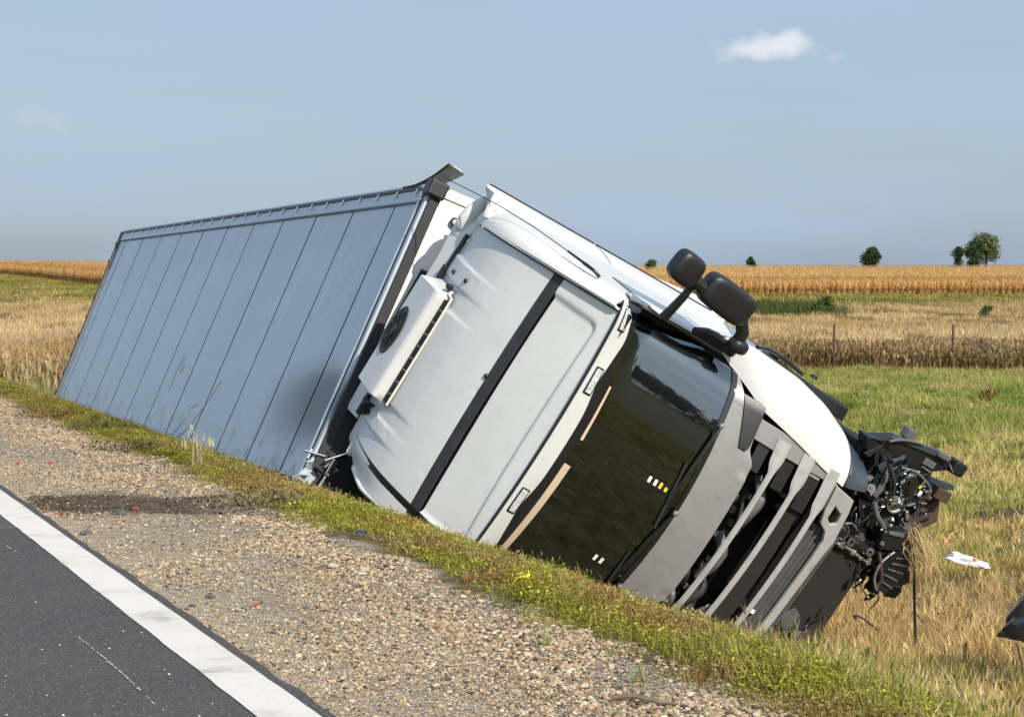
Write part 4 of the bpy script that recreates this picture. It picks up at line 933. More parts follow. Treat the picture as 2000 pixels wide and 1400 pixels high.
# ------------------------------------------------------------------ the box trailer
# roof corners of the trailer body in world metres (front/rear, left/right); the box is slightly twisted
T_FL = Vector((-0.6803, 17.5899, 2.3946)); T_FR = Vector((-1.7513, 17.0269, -0.0993)); T_RR = Vector((-6.6902, 29.8472, -0.2166)); T_RL = Vector((-5.8334, 30.7530, 2.2630))
_F = Vector((0.36453761, -0.93114223, 0.00929943)); _L = Vector((0.40116367, 0.16605031, 0.90083017)); _U = Vector((-0.84034519, -0.32465588, 0.43407202))
_M = (T_FL + T_FR) / 2
TM = Matrix(((_F.x, _L.x, _U.x, _M.x), (_F.y, _L.y, _U.y, _M.y), (_F.z, _L.z, _U.z, _M.z), (0, 0, 0, 1)))
TMI = TM.inverted()
trailer = empty('semi_trailer', mat=TM)
setp(trailer, 'long pale grey box trailer lying on its side behind the white cab', 'trailer')
_loc = [TMI @ q for q in (T_FL, T_FR, T_RR, T_RL)]
def TP(u, v, w=0):                                     # u 0 front .. 1 rear, v -1 right .. 1 left, w metres off the roof
    a = (v + 1) / 2; p = _loc[1].lerp(_loc[0], a); q = _loc[2].lerp(_loc[3], a); r = p.lerp(q, u); return Vector((r.x, r.y, r.z + w))
TL = 13.7
def tpatch(name, u0, u1, v0, v1, m, w=0, thick=.03, nu=6, nv=14, bevel=.004, wave=0, seed=0):
    P = [[TP(u, v, w + wave * math.sin(v * 2.3 + seed)) for v in np.linspace(v0, v1, nv)] for u in np.linspace(u0, u1, nu)]
    mb = MB(); mb.grid(np.array([[tuple(q) for q in r] for r in P]))
    return mb.build(name, m, trailer, smooth=True, solid=thick, bevel=bevel)
seams = [0.012] + [.059 + .0901 * k for k in range(11)] + [.994]
for k in range(12):
    o = tpatch('roof_panel', seams[k] + .0012, seams[k + 1] - .0012, -.985, .898, MATS['trailer_skin'], wave=.0008, seed=k * 1.7, nu=5, nv=16, bevel=0)
    o.data.materials.append(MATS['engine_black']); o.modifiers['thickness'].material_offset_rim = 1
tpatch('roof_backing', .005, .996, -.99, .99, MATS['engine_black'], w=-.045, thick=.01, bevel=0)
tpatch('roof_rail', .012, .994, .903, .985, MATS['trailer_skin'], w=.012, thick=.04, nu=14, nv=4, bevel=.006)
def tbar(name, a, b, w, h, m, parent=trailer, bevel=.006): return MB().bar(a, b, w, h, (0, 0, 1)).build(name, MATS[m], parent, bevel=bevel)
tbar('rail_groove', TP(.012, .898, .008), TP(.994, .898, .008), .018, .012, 'grey_plastic', bevel=0)
tbar('rail_edge', TP(.008, .995, .0), TP(.996, .995, .0), .035, .05, 'black_plastic')
tbar('sill_edge', TP(.0, -.995, -.01), TP(.996, -.995, -.01), .05, .05, 'black_plastic')
for k in range(25):
    u = .022 + k * .0395; MB().bar(TP(u, .99, .02), TP(u + .0012, .945, .026), .022, .016, (0, 0, 1)).build('rail_clip', MATS['alu'], trailer, bevel=.004)
# rear frame
tbar('rear_frame', TP(.998, -1.0, -.02), TP(.998, 1.0, -.02), .11, .10, 'black_plastic')
for k in range(9): MB().box(TP(.998, -.9 + k * .22, .035), (.04, .05, .02)).build('frame_bolt', MATS['rubber'], trailer)
# front frame: pale edge strip, black joint, alloy corner post
tbar('front_edge', TP(.0085, -.99, .006), TP(.0085, .90, .006), .045, .05, 'alu')
tbar('front_joint', TP(.0045, -.99, -.02), TP(.0045, .93, -.02), .035, .05, 'engine_black', bevel=0)
tbar('corner_post', TP(.000, -1.0, -.012), TP(.000, .94, -.012), .075, .075, 'trailer_skin', bevel=.012)
tbar('post_seal', TP(-.0042, -1.0, -.045), TP(-.0042, .97, -.045), .04, .09, 'rubber')
# walls (white), front wall beige, floor, in local metres
def quad_wall(name, pts, m, thick=.05): 
    return mesh_obj(name, pts, [(0, 1, 2, 3)], MATS[m], trailer, smooth=False, solid=thick)
D = 2.95
def dn(p, d=D): return Vector((p.x, p.y + .075 * d, p.z - d))
c = {k: TP(*k) for k in ((0, 1), (0, -1), (1, 1), (1, -1))}
quad_wall('left_wall', [c[(0, 1)] - Vector((0, .01, 0)), c[(1, 1)] - Vector((0, .01, 0)), dn(c[(1, 1)]), dn(c[(0, 1)])], 'white_paint')
quad_wall('right_wall', [c[(1, -1)] + Vector((0, .01, 0)), c[(0, -1)] + Vector((0, .01, 0)), dn(c[(0, -1)]), dn(c[(1, -1)])], 'trailer_skin')
off = Vector((-.02, 0, -.06))
quad_wall('front_wall', [c[(0, 1)] + off, dn(c[(0, 1)]) + off, dn(c[(0, -1)]) + off, c[(0, -1)] + off], 'beige_wall')
quad_wall('rear_door', [c[(1, -1)] + Vector((.03, 0, -.05)), dn(c[(1, -1)]), dn(c[(1, 1)]), c[(1, 1)] + Vector((.03, 0, -.05))], 'white_paint')
quad_wall('trailer_floor', [dn(c[(0, 1)], D - .06), dn(c[(1, 1)], D - .06), dn(c[(1, -1)], D - .06), dn(c[(0, -1)], D - .06)], 'chassis')
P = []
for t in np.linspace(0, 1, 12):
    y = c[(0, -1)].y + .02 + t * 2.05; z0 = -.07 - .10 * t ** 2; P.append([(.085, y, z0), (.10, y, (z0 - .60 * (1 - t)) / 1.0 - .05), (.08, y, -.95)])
MB().grid(np.array(P)).build('gap_shade', MATS['rubber'], trailer, smooth=True, solid=.03)  # black sheet added as the shade in the gap behind the cab
# front wall trim: edge angle along the left corner with bolts, marker lamp, black kick strip at the floor
e0 = c[(0, 1)] + Vector((.005, -.03, -.06)); e1 = dn(c[(0, 1)], D + .05) + Vector((.005, -.03, 0))
MB().bar(e0, e1, .05, .10, (1, 0, 0)).build('corner_angle', MATS['beige_wall'], trailer, bevel=.01)
for t in (.03, .36, .40, .44, .50, .95): MB().box(e0.lerp(e1, t) + Vector((.03, .02, 0)), (.02, .02, .02)).build('angle_bolt', MATS['engine_black'], trailer)
ml = MB().lathe([(0, .012), (.03, .012), (.045, .0)], (.02, c[(0, 1)].y - .20, -.34), (1, 0, 0), 16).build('marker_lamp', MATS['rubber'], trailer, smooth=True)
blob('lamp_lens', (.032, c[(0, 1)].y - .20, -.34), (.012, .028, .075), MATS['lens_clear'], ex=3, parent=ml)
blob('lamp_rim', (.024, c[(0, 1)].y - .20, -.34), (.012, .045, .095), MATS['rubber'], ex=3, parent=ml)
MB().box((-.06, c[(0, 1)].y - .18, -D - .10), (.16, .40, .24)).build('underrun_tip', MATS['chassis'], trailer, bevel=.02)
MB().box((.02, c[(0, 1)].y - .50, -2.35), (.02, .22, .09)).build('wall_bracket', MATS['beige_wall'], trailer, bevel=.008)
# black corner cap, with chewed sealing below it
MB().box(TP(-.004, .985, -.02), (.16, .15, .17)).build('corner_cap', MATS['black_plastic'], trailer, bevel=.02, seg=3)
for (du, dv, r) in ((.004, .93, .028), (.003, .90, .024), (.007, .985, .022)): blob('corner_bolt', TP(du, dv, .045), (r, r, r * .7), MATS['alu'], parent=trailer)
# strip of roof edge torn loose and bent upwards
P = []
for t in np.linspace(0, 1, 16):
    x = -.80 + .88 * t; y = c[(0, 1)].y + .012 + .19 * t ** 2.2; z = .0 - .03 * t
    wd = .03 + .09 * t
    P.append([(x + .02 * t, y, z + .02), (x + wd * .35 * t, y - wd * .10 * t + .012, z - wd * .5), (x + wd * .5 * t, y - wd * .22 * t, z - wd)])
MB().grid(np.array(P)).build('torn_strip', MATS['greenish'], trailer, smooth=True, solid=.012, bevel=.003)
P2 = [(r[0][0] + .004, r[0][1] + .006, r[0][2] + .006) for r in P]
MB().tube(P2, .011, 5).build('strip_edge', MATS['black_plastic'], trailer, smooth=True)
MB().bar(P[-1][0], P[-1][2], .02, .018, (0, 1, 0)).build('strip_end', MATS['black_plastic'], trailer)
# crumpled bits where the lower front corner hit the ground
for k in range(16):
    p = TP(.002 - .012 * rng.random(), -1.0 + .28 * rng.random(), rng.uniform(-.16, .05)); R3 = Matrix.Rotation(rng.uniform(0, 3), 3, Vector(rng.normal(size=3)).normalized())
    MB().box(p, (rng.uniform(.02, .14), rng.uniform(.05, .22), .012), R3).build('torn_sheet', MATS[['alu', 'greenish', 'trailer_skin', 'greenish', 'engine_black'][k % 5]], trailer, bevel=.003)
# small dents, scratches and a gash low on the skin
for (u, v0, v1, m_) in ((.47, -.62, -.30, 'rusty'), (.455, -.45, -.38, 'rusty')):
    MB().tube([TP(u, v0, .006), TP(u + .002, (v0 + v1) / 2, .008), TP(u - .004, v1, .006)], .003, 5).build('scratch', MATS['rusty'], trailer)
for (pts) in (((.40, -.97), (.385, -.9), (.375, -.8)), ((.37, -.96), (.35, -.86), (.33, -.7), (.31, -.45)), ((.365, -.85), (.372, -.72), (.35, -.66))):
    MB().tube([TP(u, v, .004) for u, v in pts], .0025, 5).build('crease', MATS['grey_plastic'], trailer)
# running gear on the hidden underside
for sg in (1, -1):
    MB().bar((-1.0, sg * .5, -D - .2), (-13.2, sg * .5, -D - .2), .12, .3).build('chassis_rail', MATS['chassis'], trailer)
    MB().box((-5.5, sg * 1.15, -D - .35), (3.0, .05, .6)).build('side_guard', MATS['alu'], trailer)
    for x in (-8.8, -10.1, -11.4):
        t = MB().lathe([(.27, -.19), (.44, -.19), (.50, -.14), (.50, .14), (.44, .19), (.27, .19)], (x, sg * 1.05, -D - .62), (0, 1, 0), 28).build('wheel', MATS['tyre'], trailer, smooth=True)
        MB().lathe([(.28, sg * .16), (.22, sg * .05), (.12, sg * .02), (.1, sg * .16), (0, sg * .17)], (x, sg * 1.05, -D - .62), (0, 1, 0), 24).build('rim', MATS['rim'], t, smooth=True)
for x in (-8.8, -10.1, -11.4): MB().bar((x, -1, -D - .62), (x, 1, -D - .62), .12, .12).build('axle', MATS['chassis'], trailer)
# ================================================================== vegetation and loose matter
def ray(u, v):                                          # direction in which a point of the photograph lies, seen from the camera
    p = math.atan(165 / 4000.0); fw = Vector((0, math.cos(p), -math.sin(p))); up = Vector((0, math.sin(p), math.cos(p)))
    return fw + Vector((1, 0, 0)) * ((u - 1000) / 4000) - up * ((v - 700) / 4000)
def plant_mat(name, transl=.3, rough=.75, island=.55, hue=.03):
    m = bpy.data.materials.new(name); m.use_nodes = True; N, K = nodes_of(m); N.clear()
    out = N.new('ShaderNodeOutputMaterial')
    at = N.new('ShaderNodeAttribute'); at.attribute_type = 'INSTANCER'; at.attribute_name = 'tint'
    geo = N.new('ShaderNodeNewGeometry')
    mr = N.new('ShaderNodeMapRange'); mr.inputs['To Min'].default_value = 1 - island; mr.inputs['To Max'].default_value = 1 + island; K.new(geo.outputs['Random Per Island'], mr.inputs['Value'])
    sc = N.new('ShaderNodeVectorMath'); sc.operation = 'SCALE'; K.new(at.outputs['Color'], sc.inputs[0]); K.new(mr.outputs[0], sc.inputs['Scale'])
    d = N.new('ShaderNodeBsdfDiffuse'); t = N.new('ShaderNodeBsdfTranslucent'); mx = N.new('ShaderNodeMixShader'); mx.inputs[0].default_value = transl
    K.new(sc.outputs[0], d.inputs['Color']); K.new(sc.outputs[0], t.inputs['Color']); K.new(d.outputs[0], mx.inputs[1]); K.new(t.outputs[0], mx.inputs[2]); K.new(mx.outputs[0], out.inputs['Surface'])
    MATS[name] = m; return m
plant_mat('blade'); plant_mat('stone', transl=0, island=.0); plant_mat('maize', transl=.25, island=.45)

def proto_mesh(name, mb, m, smooth=False):
    me = bpy.data.meshes.new(name); me.from_pydata([tuple(map(float, p)) for p in mb.v], [], mb.f); me.materials.append(m)
    if smooth: me.polygons.foreach_set('use_smooth', [True] * len(me.polygons))
    return bpy.data.objects.new(name, me)
def blade(mb, base, h, w, lean, az, curl=.5, n=3, twist=0):
    d = Vector((math.cos(az), math.sin(az), 0)); sd = Vector((-math.sin(az + twist), math.cos(az + twist), 0)); b0 = len(mb.v)
    for i in range(n + 1):
        t = i / n; p = Vector(base) + d * (lean * h * (t ** (1 + curl))) + Vector((0, 0, h * (t - .35 * lean * t * t)))
        ww = w * (1 - .9 * t ** 1.5) * .5
        if i < n: mb.v += [tuple(p - sd * ww), tuple(p + sd * ww)]
        else: mb.v.append(tuple(p))
    for i in range(n - 1): a = b0 + 2 * i; mb.f.append((a, a + 1, a + 3, a + 2))
    a = b0 + 2 * (n - 1); mb.f.append((a, a + 1, a + 2))
def tuft(nb, h, w, spread, lean, r, n=3, heads=0):
    mb = MB()
    for k in range(nb):
        a = r.uniform(0, 2 * math.pi); q = spread * math.sqrt(r.random()); hh = h * r.uniform(.5, 1.1)
        blade(mb, (q * math.cos(a), q * math.sin(a), -.02), hh, w * r.uniform(.6, 1.3), r.uniform(.1, lean), r.uniform(0, 2 * math.pi), r.uniform(.2, 1.2), n)
        if heads and r.random() < heads:                # seed head at the tip
            p = Vector(mb.v[-1]); 
            for j in range(3): blade(mb, p - Vector((0, 0, .10 * h)), .24 * h, w * 2.2, .25, r.uniform(0, 6.28), .3, 2)
    return mb
def leafy(nl, h, size, spread, r):
    mb = MB()
    for k in range(nl):
        a = r.uniform(0, 6.283); q = spread * math.sqrt(r.random()); z = h * r.uniform(.1, 1) * (1 - .5 * q / spread); c = Vector((q * math.cos(a), q * math.sin(a), z))
        az = r.uniform(0, 6.283); tl = r.uniform(-.5, .9); s_ = size * r.uniform(.6, 1.3)
        d = Vector((math.cos(az) * math.cos(tl), math.sin(az) * math.cos(tl), math.sin(tl))); sd = Vector((-math.sin(az), math.cos(az), r.uniform(-.4, .4))).normalized()
        mb.add([c, c + d * s_ * .5 + sd * s_ * .33, c + d * s_, c + d * s_ * .5 - sd * s_ * .33], [(0, 1, 2, 3)])
    return mb
def scatter(name, P, rot, scl, idx, tint, protos, kind='stuff'):
    coll = bpy.data.collections.new(name + '_kinds')
    for o in protos: coll.objects.link(o)
    me = bpy.data.meshes.new(name); me.vertices.add(len(P)); me.vertices.foreach_set('co', np.asarray(P, np.float32).ravel())
    for nm, tp, dat in (('rot', 'FLOAT_VECTOR', rot), ('scl', 'FLOAT_VECTOR', scl), ('tint', 'FLOAT_COLOR', np.concatenate([tint, np.ones((len(P), 1))], 1)), ('idx', 'INT', idx)):
        a = me.attributes.new(nm, tp, 'POINT'); a.data.foreach_set('vector' if tp == 'FLOAT_VECTOR' else 'color' if tp == 'FLOAT_COLOR' else 'value', np.asarray(dat, np.int32 if tp == 'INT' else np.float32).ravel())
    o = bpy.data.objects.new(name, me); COL.objects.link(o)
    g = bpy.data.node_groups.new(name + '_scatter', 'GeometryNodeTree'); g.is_modifier = True
    g.interface.new_socket('Geometry', in_out='INPUT', socket_type='NodeSocketGeometry'); g.interface.new_socket('Geometry', in_out='OUTPUT', socket_type='NodeSocketGeometry')
    N = g.nodes; K = g.links; gi = N.new('NodeGroupInput'); go = N.new('NodeGroupOutput'); ip = N.new('GeometryNodeInstanceOnPoints'); ci_ = N.new('GeometryNodeCollectionInfo')
    ci_.inputs['Collection'].default_value = coll; ci_.inputs['Separate Children'].default_value = True; ci_.inputs['Reset Children'].default_value = True
    def na(nm, t):
        n = N.new('GeometryNodeInputNamedAttribute'); n.data_type = t; n.inputs['Name'].default_value = nm; return n.outputs['Attribute']
    e = N.new('FunctionNodeEulerToRotation'); K.new(na('rot', 'FLOAT_VECTOR'), e.inputs[0])
    K.new(gi.outputs[0], ip.inputs['Points']); K.new(ci_.outputs[0], ip.inputs['Instance']); ip.inputs['Pick Instance'].default_value = True
    K.new(na('idx', 'INT'), ip.inputs['Instance Index']); K.new(e.outputs[0], ip.inputs['Rotation']); K.new(na('scl', 'FLOAT_VECTOR'), ip.inputs['Scale']); K.new(ip.outputs[0], go.inputs[0])
    md = o.modifiers.new('scatter', 'NODES'); md.node_group = g
    if kind: setp(o, kind=kind)
    return o
TRI = np.array(TR.inverted()); TMIa = np.array(TMI)
def clear_of_truck(P, h):
    """keep points whose blade would not run through the cab or the trailer"""
    ok = np.ones(len(P), bool)
    for dz in np.linspace(0, 1, 4):
        Q = np.concatenate([P + np.array([0, 0, 1.0]) * (h * dz)[:, None], np.ones((len(P), 1))], 1)
        a = Q @ TRI.T; ok &= ~((a[:, 0] > -2.7) & (a[:, 0] < .22) & (np.abs(a[:, 1]) < 1.42) & (a[:, 2] > -.1) & (a[:, 2] < 3.78 - .26 * np.clip(a[:, 0] + 2.0, 0, 3)))
        b = Q @ TMIa.T; ok &= ~((b[:, 0] > -13.75) & (b[:, 0] < .1) & (np.abs(b[:, 1]) < 1.40) & (b[:, 2] > -2.9) & (b[:, 2] < .03))
    return ok
def lerp_col(a, b, t): return np.asarray(a)[None] * (1 - t[:, None]) + np.asarray(b)[None] * t[:, None]
def euler_up(n, tilt=.15): return np.stack([rng.normal(0, tilt, n), rng.normal(0, tilt, n), rng.uniform(0, 6.283, n)], 1)
def sc3(s): return np.stack([s, s, s], 1)
def place(n, s0, s1, l0, l1, pw=1.0):
    s = rng.uniform(s0, s1, n); l = l0 + (l1 - l0) * rng.random(n) ** pw; x, y = SL(s, l); return s, l, np.stack([x, y, terrain(x, y)], 1)
R_ = random.Random(11)

# gravel on the shoulder
st_p = []
for k in range(6):
    bm = bmesh.new(); bmesh.ops.create_icosphere(bm, subdivisions=1, radius=1)
    for v in bm.verts: v.co *= R_.uniform(.72, 1.15); v.co.z *= .6; v.co.x *= 1.15
    me = bpy.data.meshes.new('pebble'); bm.to_mesh(me); bm.free(); me.materials.append(MATS['stone']); st_p.append(bpy.data.objects.new('pebble', me))
n = 150000
s, l, P = place(n, 2.23, 4.15, 5.2, 30, 1.5)
keep = (s + .9 * (fbm(l * .8, s * 1.1, 21) - .5) < 3.95) & ((fbm(s * 1.3, l * .9, 8) + .10 * (s - 3) > .40 + .18 * rng.random(n)) | (rng.random(n) < .25))
s, l, P = s[keep], l[keep], P[keep]; n = len(P)
sz = .0036 + .0095 * rng.random(n) ** 3.2 + (.009 * rng.random(n)) * (s > 3.2) * (rng.random(n) < .35)
pal = np.array([(.54, .44, .32), (.42, .335, .24), (.27, .22, .165), (.66, .57, .44), (.11, .10, .09), (.50, .385, .26), (.74, .68, .56), (.42, .25, .15)])
tint = pal[rng.choice(8, n, p=[.25, .2, .15, .13, .10, .09, .06, .02])] * rng.uniform(.75, 1.15, (n, 1)) * np.array([[.80, .74, .66]])
uxs = s - 2.85; lat = (l - 14.9) + .25 * uxs + (fbm(s * 2.2, l * 2.2, 4) - .5) * 1.1
stain = np.clip((.85 - np.abs(lat)) / .3, 0, 1) * (s < 3.8) * (s > 2.25); tint = tint * (1 - .78 * stain[:, None] * (rng.random(n) < .9)[:, None])
P[:, 2] += sz * .25
scatter('gravel', P, np.stack([rng.uniform(-.4, .4, n), rng.uniform(-.4, .4, n), rng.uniform(0, 6.28, n)], 1), sc3(sz), rng.integers(0, 6, n), tint, st_p)

# low green weeds and thin grass along the verge crest
lf = [proto_mesh('weed_tuft', leafy(44, .075, .018, .10, R_), MATS['blade']) for k in range(4)] + [proto_mesh('weed_tuft', tuft(16, .10, .006, .06, .9, R_, 3), MATS['blade']) for k in range(3)]
n = 26000
s, l, P = place(n, 3.55, 5.5, 4.0, 36, 1.45)
edge = 3.86 + .55 * (fbm(l * .75, 3.3, 40) - .5) + .35 * (fbm(l * 2.6, 8.1, 41) - .5) + .25 * (rng.random(n) - .5)
keep = (s > edge) & (rng.random(n) < np.clip((s - edge) * 5 + .25, 0, 1))
s, l, P = s[keep], l[keep], P[keep]; n = len(P)
ok = clear_of_truck(P, np.full(n, .10)); s, l, P = s[ok], l[ok], P[ok]; n = len(P)
m1 = fbm(l * .9 + 3, s * 1.6, 51); m2 = fbm(l * 3.2, s * 3.5, 52)
tint = lerp_col((.33, .33, .05), (.50, .46, .095), np.clip((m2 - .3) * 2.2, 0, 1))
tint = np.where((m1 < .42)[:, None], lerp_col((.34, .24, .09), (.45, .37, .11), rng.random(n)), tint)
tint = np.where((m2 > .66)[:, None] & (rng.random(n) < .5)[:, None], np.array([[.38, .17, .08]]), tint)
tint = np.where((m1 > .66)[:, None], lerp_col((.15, .18, .035), (.24, .26, .05), rng.random(n)), tint) * rng.uniform(.7, 1.25, (n, 1))
olv = np.clip((l - 17) / 8, 0, 1); tint = tint * np.array([[.86, .83, .82]]); tint = tint * (1 - .35 * olv[:, None]) + np.array([[.16, .11, .03]]) * .35 * olv[:, None]
scatter('verge_weeds', P, euler_up(n, .25), sc3(rng.uniform(.55, 1.15, n) * (1 - .25 * (s < 4.0))), rng.integers(0, 7, n), tint, lf)

vs = [proto_mesh('verge_grass', tuft(9, .24, .0045, .06, .8, R_, 4, heads=.15), MATS['blade']) for k in range(5)]
n = 6500
s, l, P = place(n, 3.9, 5.6, 4.0, 34, 1.3); ok = clear_of_truck(P, np.full(n, .22)) & (rng.random(n) < np.clip((s - 3.8) * 1.2, 0, 1)) & (fbm(s * 2, l * 1.3, 55) > .42)
s, l, P = s[ok], l[ok], P[ok]; n = len(P); tint = np.array([(.30, .31, .07), (.48, .40, .20), (.22, .25, .05), (.40, .30, .13)])[rng.integers(0, 4, n)] * rng.uniform(.75, 1.2, (n, 1))
scatter('verge_grass', P, euler_up(n, .25), sc3(rng.uniform(.40, 1.0, n) * np.where(l > 8.5, .62, 1.0)), rng.integers(0, 5, n), tint, vs)

# tall grass on the ditch bank, dry straw and green mixed
gr = [proto_mesh('grass_tuft', tuft(22, .42, .007, .12, 1.0, R_, 4), MATS['blade']) for k in range(4)] + [proto_mesh('grass_tuft', tuft(14, .50, .0055, .12, .7, R_, 4, heads=.12), MATS['blade']) for k in range(3)]
n = 21000
s, l, P = place(n, 4.75, 14.5, 2.5, 27, 1.1)
hh = (.45 + .55 * rng.random(n)) * np.where((s < 6.8) & (l > 8.7), .42, 1.0)
dens = np.clip((s - 4.7) / .5, 0, 1) * (1 - .55 * np.clip((s - 10) / 4, 0, 1))
keep = (rng.random(n) < dens) & clear_of_truck(P, hh * .42)
s, l, P, hh = s[keep], l[keep], P[keep], hh[keep]; n = len(P)
a = fbm(s * .55, l * .55, 61); b = fbm(s * 1.7 + 4, l * 1.7, 62)
gmask = np.clip((a - .47) * 5 + (b - .5) * 3 + .75 * np.clip((7.4 - s) / 1.2, -.4, 1) + .45, 0, 1) * (s < 9.5) + (s > 11.5) * np.clip((b - .45) * 4 + .4, 0, 1)
tint = lerp_col((.66, .47, .21), (.32, .33, .075), np.clip(gmask, 0, 1))
dry = rng.random(n) < .22; tint[dry] = np.array([.74, .58, .31])
tint *= rng.uniform(.65, 1.2, (n, 1))
short = np.where(s < 5.4, .55, 1.0) * np.where((s > 10.5) & (b < .5), .55, 1.0)
scatter('ditch_grass', P, euler_up(n, .22), np.stack([hh * 1.1, hh * 1.1, hh * short], 1), rng.integers(0, 7, n), tint, gr)

# the mown green meadow as far as the fence, the dry grassland and the weeds beyond it
md_ = [proto_mesh('meadow_tuft', tuft(14, .20, .016, .20, 1.0, R_, 2), MATS['blade']) for k in range(5)]
def wedge(n, y0, y1, a0, a1, pw=1.0):
    """n points in the part of the land seen between two directions, x/y from a0 to a1"""
    y = np.sqrt(rng.uniform(y0 ** 2, y1 ** 2, n)); x = y * rng.uniform(a0, a1, n); return x, y
x, y = wedge(48000, 20, 55.6, -.10, .36); s, l = XY(x, y); k = (s > 11.8) & (y < 54.6 + fbm(x * .8, y * .0, 71) * 1.2); x, y, s = x[k], y[k], s[k]
P = np.stack([x, y, terrain(x, y)], 1); n = len(P)
a = fbm(x * .35, y * .22, 72); b = fbm(x * 1.5, y * .9, 73)
tint = lerp_col((.19, .225, .05), (.37, .34, .11), np.clip((a - .3) * 2.2, 0, 1)); tint = np.where((b > .66)[:, None], np.array([[.42, .34, .16]]), tint)
tint = np.where((b < .30)[:, None], np.array([[.08, .12, .022]]), tint) 
yl = np.clip((y - 47) / 7, 0, 1) * .6; tint = tint * (1 - yl[:, None]) + np.array([[.30, .27, .09]]) * yl[:, None]
td = np.clip((33 - y) / 8, 0, 1) * np.clip((fbm(x * .5 + 7, y * .35, 75) - .34) * 5, 0, 1); tint = tint * (1 - td[:, None]) + np.array([[.56, .40, .19]]) * td[:, None]
for mx_, my_ in ((5.80, 24.2), (5.56, 22.1)):
    far_m = (((x - mx_) / .65) ** 2 + ((y - my_) / .55) ** 2 > 1); x, y, P, tint = x[far_m], y[far_m], P[far_m], tint[far_m]
n = len(x)
tint *= rng.uniform(.7, 1.25, (n, 1))
scatter('green_meadow', P, euler_up(n, .2), np.stack([rng.uniform(.8, 1.3, n)] * 2 + [rng.uniform(.5, 1.25, n)], 1), rng.integers(0, 5, n), tint, md_)

tw = [proto_mesh('weed_stem', tuft(18, .85, .018, .22, .35, R_, 3, heads=.6), MATS['blade']) for k in range(5)]
def two_sides(nr, nl, y0, y1):
    xr, yr = wedge(int(nr * 1.25), y0, y1, .09, .34); xl, yl_ = wedge(int(nl * 1.3), y0, y1, -.33, -.19); xm, ym = wedge(int(nr * .8), y0, y1, -.19, .09)      # the last part stands behind the lorry
    return np.concatenate([xr, xl, xm]), np.concatenate([yr, yl_, ym])
x, y = two_sides(7000, 1800, 55.2, 66); s, l = XY(x, y)
P = np.stack([x, y, terrain(x, y)], 1); n = len(P); a = fbm(x * .5, y * .5, 81)
t = np.clip((y - 56) / 9, 0, 1)
tint = lerp_col((.34, .235, .115), (.54, .395, .20), np.clip(t * .8 + (a - .5), 0, 1)); pp = (a > .60) & (rng.random(n) < .13); tint[pp] = np.array([.34, .24, .25]); lg = rng.random(n) < .12; tint[lg] = np.array([.46, .36, .19])
tint *= rng.uniform(.7, 1.2, (n, 1))
scatter('tall_weeds', P, euler_up(n, .12), np.stack([rng.uniform(.8, 1.3, n)] * 2 + [rng.uniform(.55, .95, n) * (1 - .35 * t)], 1), rng.integers(0, 5, n), tint, tw)

dg = [proto_mesh('dry_tuft', tuft(18, .55, .035, .42, .6, R_, 2), MATS['blade']) for k in range(5)]
x, y = two_sides(15000, 8000, 62, 158); P = np.stack([x, y, terrain(x, y)], 1); n = len(P)
a = fbm(x * .12, y * .04, 91); b = fbm(x * .5, y * .12, 92)
tint = lerp_col((.38, .265, .12), (.56, .415, .215), np.clip((a - .25) * 2, 0, 1)); tint = np.where((b < .36)[:, None], np.array([[.21, .155, .075]]), tint); pp = (b > .60) & (rng.random(n) < .25) & (y < 100); tint[pp] = np.array([.36, .27, .26])
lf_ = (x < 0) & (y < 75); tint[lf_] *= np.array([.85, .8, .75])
tint *= rng.uniform(.75, 1.15, (n, 1))
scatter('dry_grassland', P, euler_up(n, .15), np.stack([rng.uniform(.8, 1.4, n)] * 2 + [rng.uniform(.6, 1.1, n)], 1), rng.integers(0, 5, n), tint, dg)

og = [proto_mesh('rough_tuft', tuft(20, .55, .07, .75, .8, R_, 2), MATS['blade']) for k in range(4)]
x, y = two_sides(14000, 9000, 150, 420); x = np.concatenate([x, rng.normal(18.2, 2.2, 900)]); y = np.concatenate([y, rng.normal(142, 7, 900)]); lim = np.where(x > -40, 263, 263 + np.clip((-x - 46) * 2.75, 0, 400)); k = y < lim; x, y = x[k], y[k]; P = np.stack([x, y, terrain(x, y)], 1); n = len(P)
a = fbm(x * .06, y * .025, 101); b = fbm(x * .3, y * .08, 102)
tint = lerp_col((.22, .195, .05), (.42, .32, .12), np.clip((a - .3) * 2.4, 0, 1)); tint = np.where((b > .60)[:, None], np.array([[.15, .17, .04]]), tint); tint = np.where((b < .30)[:, None], np.array([[.20, .14, .07]]), tint)
gb = np.exp(-(((x - 18.2) / 4.0) ** 2 + ((y - 142) / 16) ** 2)); gm = rng.random(n) < gb * 1.3; tint[gm] = np.array([.075, .092, .03])
tint *= rng.uniform(.75, 1.15, (n, 1))
scatter('rough_grass', P, euler_up(n, .15), np.stack([rng.uniform(.8, 1.4, n)] * 2 + [rng.uniform(.5, 1.1, n) + gm * .8], 1), rng.integers(0, 4, n), tint, og)

